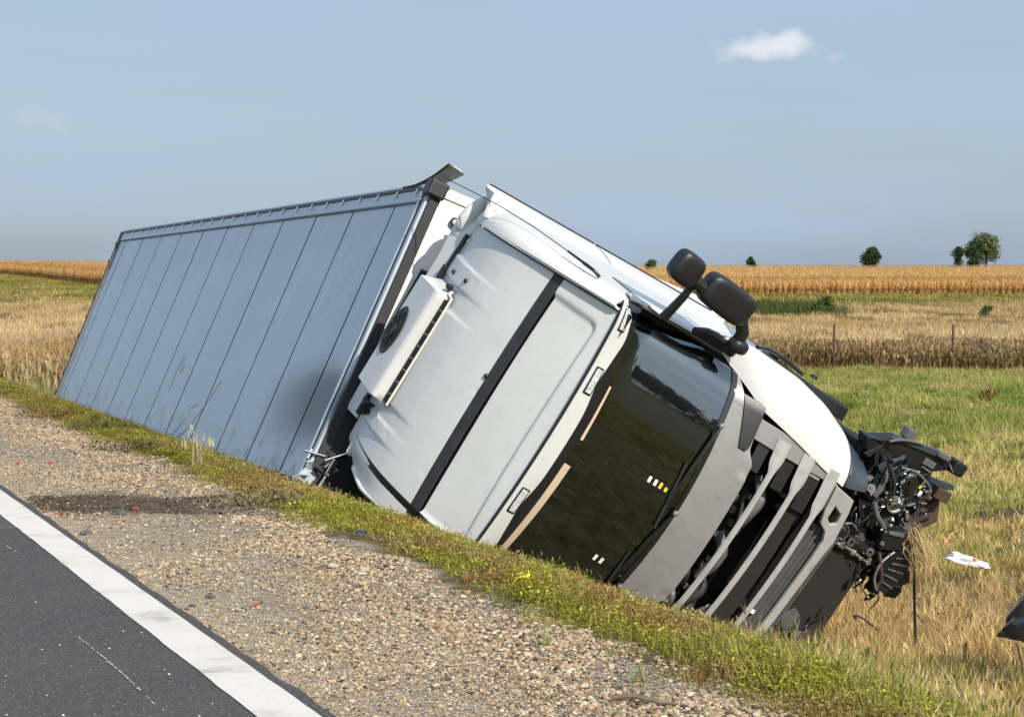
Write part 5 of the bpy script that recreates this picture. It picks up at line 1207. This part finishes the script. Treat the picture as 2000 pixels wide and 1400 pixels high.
# ripe maize: rows running away from the camera
def maize(r):
    mb = MB(); H = r.uniform(2.0, 2.4); mb.tube([(0, 0, 0), (r.uniform(-.04, .04), 0, H * .6), (r.uniform(-.08, .08), 0, H)], [.018, .015, .008], 4, cap=False)
    for k in range(11):
        z = H * (.12 + .8 * k / 11); az = r.uniform(0, 6.28); b0 = len(mb.v); d = Vector((math.cos(az), math.sin(az), 0)); sd = Vector((-math.sin(az), math.cos(az), 0)); Ln = r.uniform(.35, .65)
        for i in range(4):
            t = i / 3; p = Vector((0, 0, z)) + d * Ln * t * (1 - .25 * t) + Vector((0, 0, Ln * (.75 * t - 1.45 * t * t))); w = .075 * (1 - .8 * t ** 2) * .5
            mb.v += [tuple(p - sd * w), tuple(p + sd * w + Vector((0, 0, .02)))]
        for i in range(3): a = b0 + 2 * i; mb.f.append((a, a + 1, a + 3, a + 2))
    for k in range(5): blade(mb, (0, 0, H - .05), .32, .022, .7, r.uniform(0, 6.28), .4, 2)
    z = H * .42; mb.tube([(.03, 0, z), (.07, .02, z - .10), (.09, .03, z - .22)], [.03, .035, .012], 5)
    return mb
mz = [proto_mesh('maize_plant', maize(R_), MATS['maize']) for k in range(7)]
PX = []; PY = []
for x0 in np.arange(-40, 92, .76):                     # right block: front face at y = 264
    yy = 264 + np.concatenate([np.arange(0, 9, .22), np.arange(9, 40, .9)]); PX.append(x0 + rng.normal(0, .05, len(yy))); PY.append(yy + rng.normal(0, .06, len(yy)))
for t in np.arange(0, 1, .0042):                       # left block: slanted edge running away to the left
    x0 = -40 - 76 * t; y0 = 250 + 205 * t; yy = y0 + np.concatenate([np.arange(0, 12, .30), np.arange(12, 60, 2.5)]); PX.append(x0 + rng.normal(0, .08, len(yy))); PY.append(yy + rng.normal(0, .08, len(yy)))
x, y = two_sides(15000, 6000, 275, 640); k = (x > 0) | (y > 275 + np.clip((-x - 46) * 2.75, 0, 400)); PX.append(x[k]); PY.append(y[k])
x = np.concatenate(PX); y = np.concatenate(PY); P = np.stack([x, y, terrain(x, y)], 1); n = len(P)
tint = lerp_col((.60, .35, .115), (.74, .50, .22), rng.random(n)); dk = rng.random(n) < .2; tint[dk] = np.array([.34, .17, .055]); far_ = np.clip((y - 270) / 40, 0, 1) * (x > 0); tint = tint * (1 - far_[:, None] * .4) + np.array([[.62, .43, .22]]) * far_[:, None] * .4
tint *= rng.uniform(.8, 1.15, (n, 1))
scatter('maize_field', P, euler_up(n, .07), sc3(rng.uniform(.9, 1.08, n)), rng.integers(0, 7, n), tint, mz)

# ------------------------------------------------------------------ trees, bushes, clumps, fence posts
def leaf_mat(name, col, col2):
    m = mat(name, col, .7, noise=(.9, .5), noise_col=col2, spec=.2); return m
leaf_mat('leaf_dark', (.045, .075, .022), (.022, .04, .013)); leaf_mat('leaf_pale', (.13, .165, .07), (.08, .11, .045)); leaf_mat('leaf_mid', (.075, .115, .03), (.04, .065, .018))
mat('bark', (.09, .07, .05), .9, noise=(6, .5))
def tree(name, u, v_top, wpx, y, label, lm, cat='tree', density=1.0, hollow=.35, lobes=6, seed=0, base=None, group=None, xoff=None, trunk=.25, leaf=.5):
    r = random.Random(seed); x = (u - 1000) / 4000 * y if xoff is None else xoff; zb = float(terrain(x, y)) if base is None else base
    zt = CAM_H + (535 - v_top) / 4000 * y; w = wpx / 4000 * y; H = zt - zb
    t = empty(name, (x, y, zb)); setp(t, label, cat, group)
    mb = MB(); mb.tube([(0, 0, -.2), (.02 * H, 0, H * .35), (-.01 * H, .01 * H, H * .75)], [.035 * H, .026 * H, .008 * H], 8)
    L_ = []
    for k in range(lobes):
        a = r.uniform(0, 6.28); q = w * .32 * math.sqrt(r.random()); zz = H * r.uniform(trunk + (.15 if trunk > .11 else .04), .86); L_.append((Vector((q * math.cos(a), q * math.sin(a), zz)), w * r.uniform(.17, .30)))
        mb.tube([(0, 0, zz * .55), (q * .5 * math.cos(a), q * .5 * math.sin(a), zz * .8), L_[-1][0]], [.014 * H, .009 * H, .004 * H], 5)
    L_.append((Vector((0, 0, H - w * .2)), w * .2))
    mb.build('trunk', MATS['bark'], t, smooth=True)
    cr = MB(); nl = int(420 * density)
    for c, rad in L_:
        for k in range(nl):
            d = Vector((r.gauss(0, 1), r.gauss(0, 1), r.gauss(0, 1))).normalized(); p = c + d * rad * (hollow + (1 - hollow) * r.random() ** .6) * r.uniform(.7, 1.18); p.z = max(p.z, H * trunk * .6 * r.random())
            s_ = leaf * r.uniform(.5, 1.1) * w / 9; ax = Vector((r.gauss(0, 1), r.gauss(0, 1), r.gauss(0, .6))).normalized(); bx = ax.cross(Vector((r.gauss(0, 1), r.gauss(0, 1), r.gauss(0, 1)))).normalized()
            cr.add([p, p + ax * s_ + bx * s_ * .5, p + ax * s_ * 1.8, p + ax * s_ - bx * s_ * .5], [(0, 1, 2, 3)])
    cr.build('crown', MATS[lm], t)
    return t
tree('round_bush', 1271, 507, 26, 560, 'small ragged green bush on the skyline just right of the cab roof', 'leaf_mid', 'bush', .6, .2, 12, 1, trunk=.1, leaf=.7)
tree('small_tree', 1466, 501, 21, 600, 'smallest lone tree on the skyline above the maize behind the mirrors', 'leaf_dark', 'tree', .7, .2, 6, 2, trunk=.15, leaf=.8)
tree('oak_tree', 1704, 485, 50, 600, 'dark broad tree standing alone on the skyline left of the tree pair', 'leaf_dark', 'tree', 1.0, .3, 9, 3, trunk=.15)
tree('oak_tree', 1870, 481, 34, 600, 'slim dark tree at the left end of the skyline clump', 'leaf_dark', 'tree', 1.0, .3, 6, 4, trunk=.12)
tree('oak_tree', 1901, 471, 46, 610, 'dark tree in the middle of the skyline clump', 'leaf_dark', 'tree', 1.0, .3, 8, 5, trunk=.12)
tree('ash_tree', 1924, 452, 64, 625, 'tallest pale green airy tree at the right of the skyline clump', 'leaf_pale', 'tree', .55, .15, 16, 6, trunk=.12, leaf=.42)
tree('round_bush', 25, 519, 18, 900, 'tiny far bush on the skyline at the left edge', 'leaf_dark', 'bush', .5, .3, 5, 7, trunk=.1, leaf=.9)
tree('round_bush', 1607, 582, 56, 133, 'rounded dark green bush in the olive grass below the maize', 'leaf_mid', 'bush', .8, .4, 8, 8, trunk=.05, leaf=.5)
tree('round_bush', 1925, 596, 34, 120, 'low bright green bush in the dry grass near the right edge', 'leaf_mid', 'bush', .6, .4, 6, 9, trunk=.05, leaf=.5)
# trees across the road behind the camera (they show in the glass)
for k, (xx, yy, hh_, ww, lab) in enumerate(((-12, -75, 7, 8, 'narrow leafy tree across the road behind the parked cars'), (22, -88, 9, 9, 'tallest leafy tree across the road, seen only in the windscreen'), (55, -85, 7, 11, 'broadest leafy tree across the road, seen only in the windscreen'), (78, -95, 8, 10, 'leafy tree farthest across the road, seen only in the windscreen'), (-40, -80, 8, 9, 'leafy tree across the road, leftmost behind the camera'), (96, -80, 7, 9, 'leafy tree across the road, rightmost behind the camera'))):
    tt = tree('roadside_tree', 0, 535 - (hh_ - 1.65 - .9) / abs(yy) * 4000, ww / abs(yy) * 4000, abs(yy), lab, 'leaf_mid', 'tree', .8, .3, 8, 20 + k, base=-.9, xoff=0, group='trees across the road')
    tt.location = (xx, yy, -.9)

mat('car_dark', (.02, .024, .03), .25, coat=1); mat('car_light', (.45, .43, .38), .25, coat=1); mat('car_glass', (.01, .012, .014), .05)
def parked_car(s_, l_, m, label):
    x, y = SL(s_, l_); M = Matrix.Translation((float(x), float(y), .0)) @ Matrix.Rotation(math.atan2(NX, -NY), 4, 'Z'); t = empty('parked_car', mat=M); setp(t, label, 'car')
    prof = [(-2.15, .35), (-2.2, .62), (-2.12, .90), (-1.35, .98), (.75, .98), (1.0, .93), (1.95, .80), (2.18, .60), (2.15, .35)]
    P = [[(px * (1 - .04 * abs(q) ** 4), q * .88 * (1 - .05 * abs(px / 2.2) ** 3), pz) for px, pz in prof] for q in np.linspace(-1, 1, 9)]
    mb = MB(); mb.grid(np.array(P)); n_ = len(prof)
    for k in (0, 8): mb.add([P[k][j] for j in range(n_)], [tuple(range(n_))])
    mb.build('body', MATS[m], t, smooth=True)
    P = [[(px, q * (.80 - .22 * (pz - .95)), pz) for px, pz in ((-1.95, .96), (-1.45, 1.38), (-.6, 1.47), (.25, 1.42), (1.0, .95))] for q in np.linspace(-1, 1, 5)]
    mb = MB(); mb.grid(np.array(P)); [mb.add(P[k], [(0, 1, 2, 3, 4)]) for k in (0, 4)]; mb.build('window', MATS['car_glass'], t)
    MB().grid(np.array([[(px, q * .68, pz) for px, pz in ((-1.45, 1.395), (-.6, 1.485), (.22, 1.435))] for q in (-1, 0, 1)])).build('roof', MATS[m], t, smooth=True, solid=.03)
    for px in (-1.35, 1.35):
        for q in (-1, 1):
            w = MB().lathe([(.2, -.1), (.31, -.1), (.32, 0), (.31, .1), (.2, .1)], (px, q * .80, .32), (0, 1, 0), 20).build('wheel', MATS['tyre'], t, smooth=True); MB().lathe([(0, .09), (.2, .08)], (px, q * .80, .32), (0, q, 0), 16).build('rim', MATS['rim'], w)
    for q in (-1, 1): MB().box((2.12, q * .62, .68), (.10, .34, .14)).build('headlight', MATS['lens_clear'], t, bevel=.03); MB().box((-2.15, q * .66, .78), (.08, .26, .14)).build('tail_light', mat('tail_red', (.4, .02, .02), .3), t, bevel=.02)
parked_car(.2, -13.0, 'car_dark', 'dark car parked on the road behind the camera, the nearer one')
parked_car(-.1, -20.0, 'car_light', 'pale car parked on the road behind the camera, behind the dark one')

def clump(name, u, v, z, h, nb, spread, w, col, label, cat='grass clump', lean=.8, heads=0, seed=0, y=None, group=None):
    r = random.Random(seed)
    if y is None: d = ray(u, v); y = d.y * (z - CAM_H) / d.z; x = d.x * (z - CAM_H) / d.z
    else: x = (u - 1000) / 4000 * y
    zb = float(terrain(x, y)); mb = tuft(nb, h, w, spread, lean, r, 4, heads)
    m = MATS.get('clump_%s' % name + str(col)) or mat('clump_%s' % name + str(col), col, .8, noise=(7, .45), spec=.2)
    o = mb.build(name, m); o.location = (x, y, zb); setp(o, label, cat, group); return o
clump('grass_clump', 1580, 724, -1.0, .62, 170, .42, .014, (.34, .31, .17), 'silvery green clump of long leaning grass beside the left fence post', lean=1.3, seed=1)
clump('grass_clump', 45, 780, -1.0, .75, 420, .95, .012, (.36, .34, .13), 'pale yellow green grass clump at the far left behind the trailer', lean=.9, heads=.0, seed=2)
clump('grass_clump', 40, 765, -1.0, 1.05, 90, .9, .014, (.55, .42, .22), 'tall straw coloured reed stems at the far left behind the trailer', lean=.35, heads=.8, seed=3)
clump('dock_weed', 1885, 722, -1.0, .85, 22, .30, .02, (.13, .06, .03), 'dark brown dock weed standing right of the right fence post', 'weed', lean=.5, heads=1.0, seed=4, y=57)
clump('dock_weed', 1925, 790, -1.0, .42, 16, .14, .018, (.20, .07, .03), 'small rusty red dock weed in the green meadow at the right', 'weed', lean=.5, heads=1.0, seed=5)
clump('dock_weed', 1592, 700, -1.0, 1.05, 7, .5, .014, (.14, .085, .04), 'few brown seed stems standing left of the left fence post', 'weed', lean=.7, heads=1.0, seed=6, y=56.5)
clump('tall_weed', 385, 905, -.03, .40, 22, .05, .008, (.50, .46, .28), 'pale dried weed standing in front of the trailer roof', 'weed', lean=.5, heads=.6, seed=7)
clump('tall_weed', 1065, 1262, -.04, .17, 12, .04, .006, (.17, .24, .06), 'green weed standing at the gravel edge below the windscreen', 'weed', lean=.6, seed=8)
clump('tall_weed', 1248, 1325, -.04, .15, 18, .05, .007, (.19, .25, .06), 'green weed at the gravel edge nearest the bottom of the photo', 'weed', lean=.7, seed=9)
for k, (u, v, lab) in enumerate(((342, 1162, 'yellow green moss tuft at the asphalt edge, farthest of four'), (490, 1264, 'yellow green moss tuft at the asphalt edge, second from the far end'), (575, 1314, 'yellow green moss tuft at the asphalt edge, third from the far end'), (692, 1390, 'yellow green moss tuft at the asphalt edge at the bottom of the photo'))):
    o = clump('moss_tuft', u, v, -.015, .035, 60, .085, .006, (.26, .24, .05), lab, 'tuft', lean=1.4, seed=20 + k, group='tufts along the asphalt edge'); o.scale = (1.3, .55, 1)
for k, (u, v, lab) in enumerate(((245, 880, 'dark olive low bush of weeds near the far end of the verge'), (520, 985, 'grey brown dry weed patch on the verge below the trailer front'), (95, 815, 'reddish olive weed mound at the rear of the trailer'), (190, 838, 'dark green weed mound beside the trailer rear third'))):
    col = ((.10, .11, .03), (.24, .19, .09), (.24, .15, .04), (.11, .115, .03))[k]
    r = random.Random(60 + k); mb = leafy(420, .16, .035, .40 if k != 1 else .3, r); tb = tuft(60, .2, .008, .35, .9, r, 3); mb.add(tb.v, tb.f)
    d = ray(u, v); q = (-.05 - CAM_H) / d.z; o = mb.build('weed_mound', mat('mound_%d' % k, col, .8, noise=(6, .5))); o.location = (d.x * q, d.y * q, float(terrain(d.x * q, d.y * q))); setp(o, lab, 'weeds', 'weed mounds along the verge')

mat('post_paint', (.10, .035, .03), .7, noise=(9, .4))
for k, (u, lab) in enumerate(((1629, 'thin rusty fence post in the dry weeds, the left one of two'), (1861, 'thin rusty fence post in the dry weeds, the right one of two'))):
    y = 55.0; x = (u - 1000) / 4000 * y; zb = float(terrain(x, y)); t = empty('fence_post', (x, y, zb)); setp(t, lab, 'fence post', 'thin posts of the field fence')
    MB().tube([(0, 0, -.3), (.0, 0, .6), (.012, 0, 1.28)], [.026, .026, .026], 8).build('post', MATS['post_paint'], t, smooth=True)
    MB().lathe([(0, .02), (.026, .012), (.030, 0)], (.012, 0, 1.28), (0, 0, 1), 8).build('post_cap', MATS['post_paint'], t, smooth=True)
    MB().box((.0, -.03, 1.05), (.015, .02, .05)).build('wire_clip', MATS['chassis'], t)

# earth thrown up in the ditch
mat('dug_earth', (.075, .048, .030), .95, noise=(9, .5), bump=(16, .8))
def mound(u, v, w, h, lab, seed):
    d = ray(u, v); z = -1.15; q = (z - CAM_H) / d.z; x, y = d.x * q, d.y * q; P = []
    for i in range(22):
        row = []
        for j in range(30):
            a = 2 * math.pi * j / 29; rr = i / 21; px = rr * w * math.cos(a); py = rr * w * .55 * math.sin(a)
            hh = h * (1 - rr ** 2) * (.5 + .9 * float(fbm(px * 4 + seed, py * 4 + 9, seed))) - .06 * rr + .06 * (float(fbm(px * 14, py * 14, seed + 3)) - .5)
            row.append((px, py, float(terrain(x + px, y + py)) - float(terrain(x, y)) + hh))
        P.append(row)
    o = MB().grid(np.array(P)).build('earth_mound', MATS['dug_earth'], smooth=True, auto=0); o.location = (x, y, float(terrain(x, y))); setp(o, lab, 'earth', 'earth thrown up in the ditch')
mound(1955, 1004, .62, .20, 'dark brown mound of dug earth in the grass right of the smashed front', 3)
mound(1992, 1060, .50, .17, 'small dark heap of earth at the right edge above the white bag', 5)

# straw stuck to the broken front
r = random.Random(5); mb = MB(); o0 = TR @ Vector((.10, .80, .02))
for k in range(110):
    a = Vector((r.gauss(0, .028), r.gauss(0, .03), r.gauss(0, .03))); d = (Vector((.10, -.02, -.33)) + Vector((r.gauss(0, .045), r.gauss(0, .05), r.gauss(0, .08)))) * r.uniform(.4, 1.1); mid = a + d * .5 + Vector((r.gauss(0, .03), r.gauss(0, .03), r.gauss(0, .02)))
    mb.tube([a, mid, a + d], [.003, .0028, .0015], 3, cap=False)
o = mb.build('straw_bundle', mat('straw', (.52, .36, .17), .8, noise=(14, .4))); o.location = o0; setp(o, 'bundle of torn straw hanging from the smashed headlamp', 'straw')

# ------------------------------------------------------------------ litter and debris
def at(u, v, z=None, lift=0):
    d = ray(u, v); zz = -.03 if z is None else z
    for _ in range(12):
        q = (zz - CAM_H) / d.z; x, y = d.x * q, d.y * q
        if z is None: zz = float(terrain(x, y)) + lift
    return Vector((x, y, zz))
def crumple(name, c, size, m, label, cat, seed, n=22, amp=.35, flat=.0, group=None, fn=None):
    r = random.Random(seed); v = []; f = []
    for i in range(n + 1):
        a = -math.pi / 2 + math.pi * i / n
        for j in range(2 * n):
            b = math.pi * j / n; d = Vector((math.cos(a) * math.cos(b), math.cos(a) * math.sin(b), math.sin(a)))
            k = 1 + amp * (float(fbm(d.x * 2.2 + 10 + seed, d.y * 2.2 + d.z * 2.7 + 5, seed)) - .5) * 2 - .22 * amp * abs(math.sin(7 * float(fbm(d.x * 3 + 3, d.y * 3 - d.z * 2 + 7, seed + 1))))
            p = Vector((d.x * size[0] * k, d.y * size[1] * k, max(d.z, -flat) * size[2] * k)); v.append(fn(p) if fn else p)
    for i in range(n):
        for j in range(2 * n):
            j2 = (j + 1) % (2 * n); f.append((i * 2 * n + j, i * 2 * n + j2, (i + 1) * 2 * n + j2, (i + 1) * 2 * n + j))
    o = mesh_obj(name, v, f, m, None, smooth=True, auto=40); o.location = c; return setp(o, label, cat, group)
mat('bag_film', (.82, .82, .82), .3, coat=.3, bump=(25, .5)); mat('bag_red', (.62, .05, .03), .4); mat('bag_yellow', (.8, .45, .03), .4)
bl = at(1888, 1100, None, .27)
bag = empty('plastic_bag', bl); setp(bag, 'white plastic bag with a red and yellow print lying in dry grass', 'plastic bag')
o = crumple('bag_body', (0, 0, 0), (.22, .14, .09), MATS['bag_film'], None, None, 3, amp=.5, fn=lambda p: Vector((p.x, p.y, p.z - .22 * p.x))); o.parent = bag
for nm, dx_, dz_, sx_, mm in (('red_print', .03, .045, .035, 'bag_red'), ('yellow_print', .035, .005, .04, 'bag_yellow')):
    o = crumple(nm, (dx_ + .02, -.078, dz_ - .01), (sx_, .035, .026), MATS[mm], None, None, 8, n=10, amp=.3); o.parent = bag
o = crumple('bag_handle', (.17, -.02, -.045), (.06, .05, .05), MATS['bag_film'], None, None, 12, n=12, amp=.6); o.parent = bag
mat('black_sheet', (.035, .037, .042), .28, coat=.3, bump=(9, .6), noise=(5, .4))
crumple('plastic_sheet', Vector((4.05, 14.9, -1.00)), (.46, .42, .36), MATS['black_sheet'], 'crumpled black plastic sheet propped in the dry grass at the right edge', 'plastic sheet', 21, n=30, amp=.20, fn=lambda p: Vector((p.x + (.25 * p.z if p.z < 0 else 0), p.y, p.z * (2.7 if p.z < 0 else 1.0))))
mat('dead_stem', (.42, .31, .19), .85, noise=(20, .4))
for k, (a, b_, lab) in enumerate((((1985, 1255), (1998, 1320), 'thin dry stick leaning under the black plastic sheet'), ((1848, 1345), (1856, 1392), 'short cut reed stub at the lower right, left of a pair'), ((1860, 1343), (1867, 1395), 'short cut reed stub at the lower right, right of a pair'))):
    B_ = at(b_[0], b_[1], -1.45 if k == 0 else -.5); q = B_.y / ray(*a).y; A_ = Vector((0, 0, CAM_H)) + ray(*a) * q
    if k > 0: B_ = Vector((B_.x, B_.y, float(terrain(B_.x, B_.y)) - .05))
    setp(MB().tube([B_, B_.lerp(A_, .5) + Vector((.01, 0, 0)), A_], [.010, .009, .007], 6).build('reed_stub' if k else 'dry_stick', MATS['dead_stem'], smooth=True), lab, 'stick')
p0, p1 = at(1195, 1371), at(1325, 1380)
setp(MB().tube([p0 + Vector((0, 0, .02)), p0.lerp(p1, .35) + Vector((0, .01, .03)), p0.lerp(p1, .7) + Vector((0, -.01, .018)), p1 + Vector((0, 0, .012))], [.008, .012, .010, .005], 7).build('fallen_stick', mat('old_wood', (.20, .15, .11), .9, noise=(30, .5)), smooth=True), 'grey brown stick lying on the gravel at the bottom of the photo', 'stick')
# yellow strap tied in a knot
mat('yellow_strap', (.78, .58, .02), .45)
yk = at(1031, 1126, None, .05); t = empty('yellow_strap', yk); setp(t, 'yellow plastic strap with a knot lying on the weeds by the windscreen', 'strap')
blob('knot', (0, 0, 0), (.014, .012, .018), MATS['yellow_strap'], parent=t, n=8)
hose([(0, 0, 0), (-.05, -.02, .0), (-.085, -.03, -.035)], .0035, 'yellow_strap', 'strap_tail', t); hose([(0, 0, 0), (.06, -.03, -.015), (.115, -.08, -.05)], .0035, 'yellow_strap', 'strap_tail', t); hose([(0, 0, 0), (.005, 0, .025), (.0, .0, .035)], .0035, 'yellow_strap', 'strap_tail', t)
mat('blue_scrap', (.03, .05, .20), .35)
crumple('plastic_scrap', at(707, 1040, None, .05), (.035, .03, .018), MATS['blue_scrap'], 'small dark blue plastic scrap on the verge weeds', 'scrap', 31, n=8, amp=.6)
mat('red_plastic', (.55, .03, .025), .3)
for k, (u, v, lab) in enumerate(((98, 903, 'red lamp shard on the gravel, nearest the weed mound'), (39, 948, 'red lamp shard by the far end of the white line'), (265, 992, 'red lamp shard in the middle of the dark stain'), (120, 1003, 'red lamp shard at the road end of the dark stain'), (502, 1180, 'tiny red lamp shard on the gravel in the centre'), (36, 905, 'tiny red lamp shard at the far left of the gravel'))):
    p = at(u, v, None, .012); r = random.Random(k); mb = MB(); mb.prism([Vector((r.uniform(.7, 1.2) * .02 * math.cos(a), r.uniform(.7, 1.2) * .014 * math.sin(a), 0)) for a in np.linspace(0, 6.28, 6)[:-1]], (0, 0, 0), (0, 0, .006))
    o = mb.build('lamp_shard', MATS['red_plastic']); o.location = p; o.rotation_euler = (r.uniform(-.5, .5), r.uniform(-.5, .5), r.uniform(0, 3)); setp(o, lab, 'shard', 'red lamp shards on the gravel')
mat('stone_dark', (.13, .12, .115), .85, noise=(30, .4)); mat('stone_pale', (.52, .48, .38), .85, noise=(30, .3)); mat('stone_red', (.42, .22, .12), .85, noise=(30, .3))
for k, (u, v, r0, mm, lab) in enumerate(((168, 1041, .040, 'stone_dark', 'dark stone beside the asphalt at the foot of the stain'), (411, 1165, .030, 'stone_dark', 'flat grey stone on the gravel near the moss tufts'), (237, 1002, .045, 'stone_dark', 'dark brown stone inside the stain'), (650, 1106, .034, 'stone_pale', 'large pale yellow stone on the gravel below the cab roof'), (705, 1121, .034, 'stone_pale', 'white angular stone right of the pale yellow stone'), (632, 1190, .026, 'stone_red', 'orange red stone on the gravel'), (872, 1326, .022, 'stone_dark', 'small black stone on the gravel right of the moss tufts'), (748, 1326, .018, 'stone_dark', 'smaller black stone nearest the moss tufts'), (850, 1338, .018, 'stone_pale', 'small round white stone beside the black ones'), (376, 1182, .020, 'stone_dark', 'little flat black stone left of the flat grey stone'))):
    crumple('stone', at(u, v, None, r0 * .25), (r0, r0 * .8, r0 * .5), MATS[mm], lab, 'stone', 70 + k, n=8, amp=.4, group='larger stones on the shoulder')
# pale scratches and paint crumbs on the asphalt
mat('scratch_paint', (.62, .60, .57), .8)
def streak(name, pts, w, seed):
    r = random.Random(seed); mb = MB(); 
    for i in range(len(pts) - 1):
        a, b_ = at(*pts[i], 0.005), at(*pts[i + 1], 0.005); d = (b_ - a); n_ = Vector((-d.y, d.x, 0)).normalized() * w * .5; m_ = max(2, int(d.length / .035))
        for k in range(m_):
            if r.random() < .22: continue
            p, q = a + d * k / m_, a + d * (k + r.uniform(.5, 1.0)) / m_; e = n_ * r.uniform(.4, 1.3); o_ = n_ * r.uniform(-.7, .7); mb.add([p - e + o_, q - e * .6 + o_, q + e * .6 + o_, p + e + o_], [(0, 1, 2, 3)])
    o = mb.build(name, MATS['scratch_paint'], road); setp(o, kind='stuff'); return o
streak('road_scratch', [(150, 1240), (172, 1258), (190, 1272), (225, 1302), (262, 1335), (300, 1372), (322, 1388)], .007, 1)
streak('road_scratch', [(0, 1009), (20, 1006), (45, 1001)], .012, 2); streak('road_scratch', [(0, 1031), (18, 1029), (40, 1029)], .012, 3)
streak('road_scratch', [(322, 1306), (332, 1318)], .008, 4); streak('road_scratch', [(12, 1066), (32, 1076)], .008, 5)
r = random.Random(9); mb = MB()
for k in range(150):
    u = r.uniform(0, 460); v = r.uniform(1040, 1398); p = at(u, v, .006)
    if float(XY(p.x, p.y)[0]) > 1.9: continue
    s_ = .0018 + .005 * r.random() ** 5; a = r.uniform(0, 3); mb.add([p + Vector((math.cos(a + t) * s_, math.sin(a + t) * s_, 0)) for t in (0, 1.6, 3.1, 4.6)] + [p + Vector((0, 0, s_ * .8))], [(0, 1, 4), (1, 2, 4), (2, 3, 4), (3, 0, 4)])
o = mb.build('paint_crumbs', MATS['scratch_paint']); setp(o, kind='stuff')
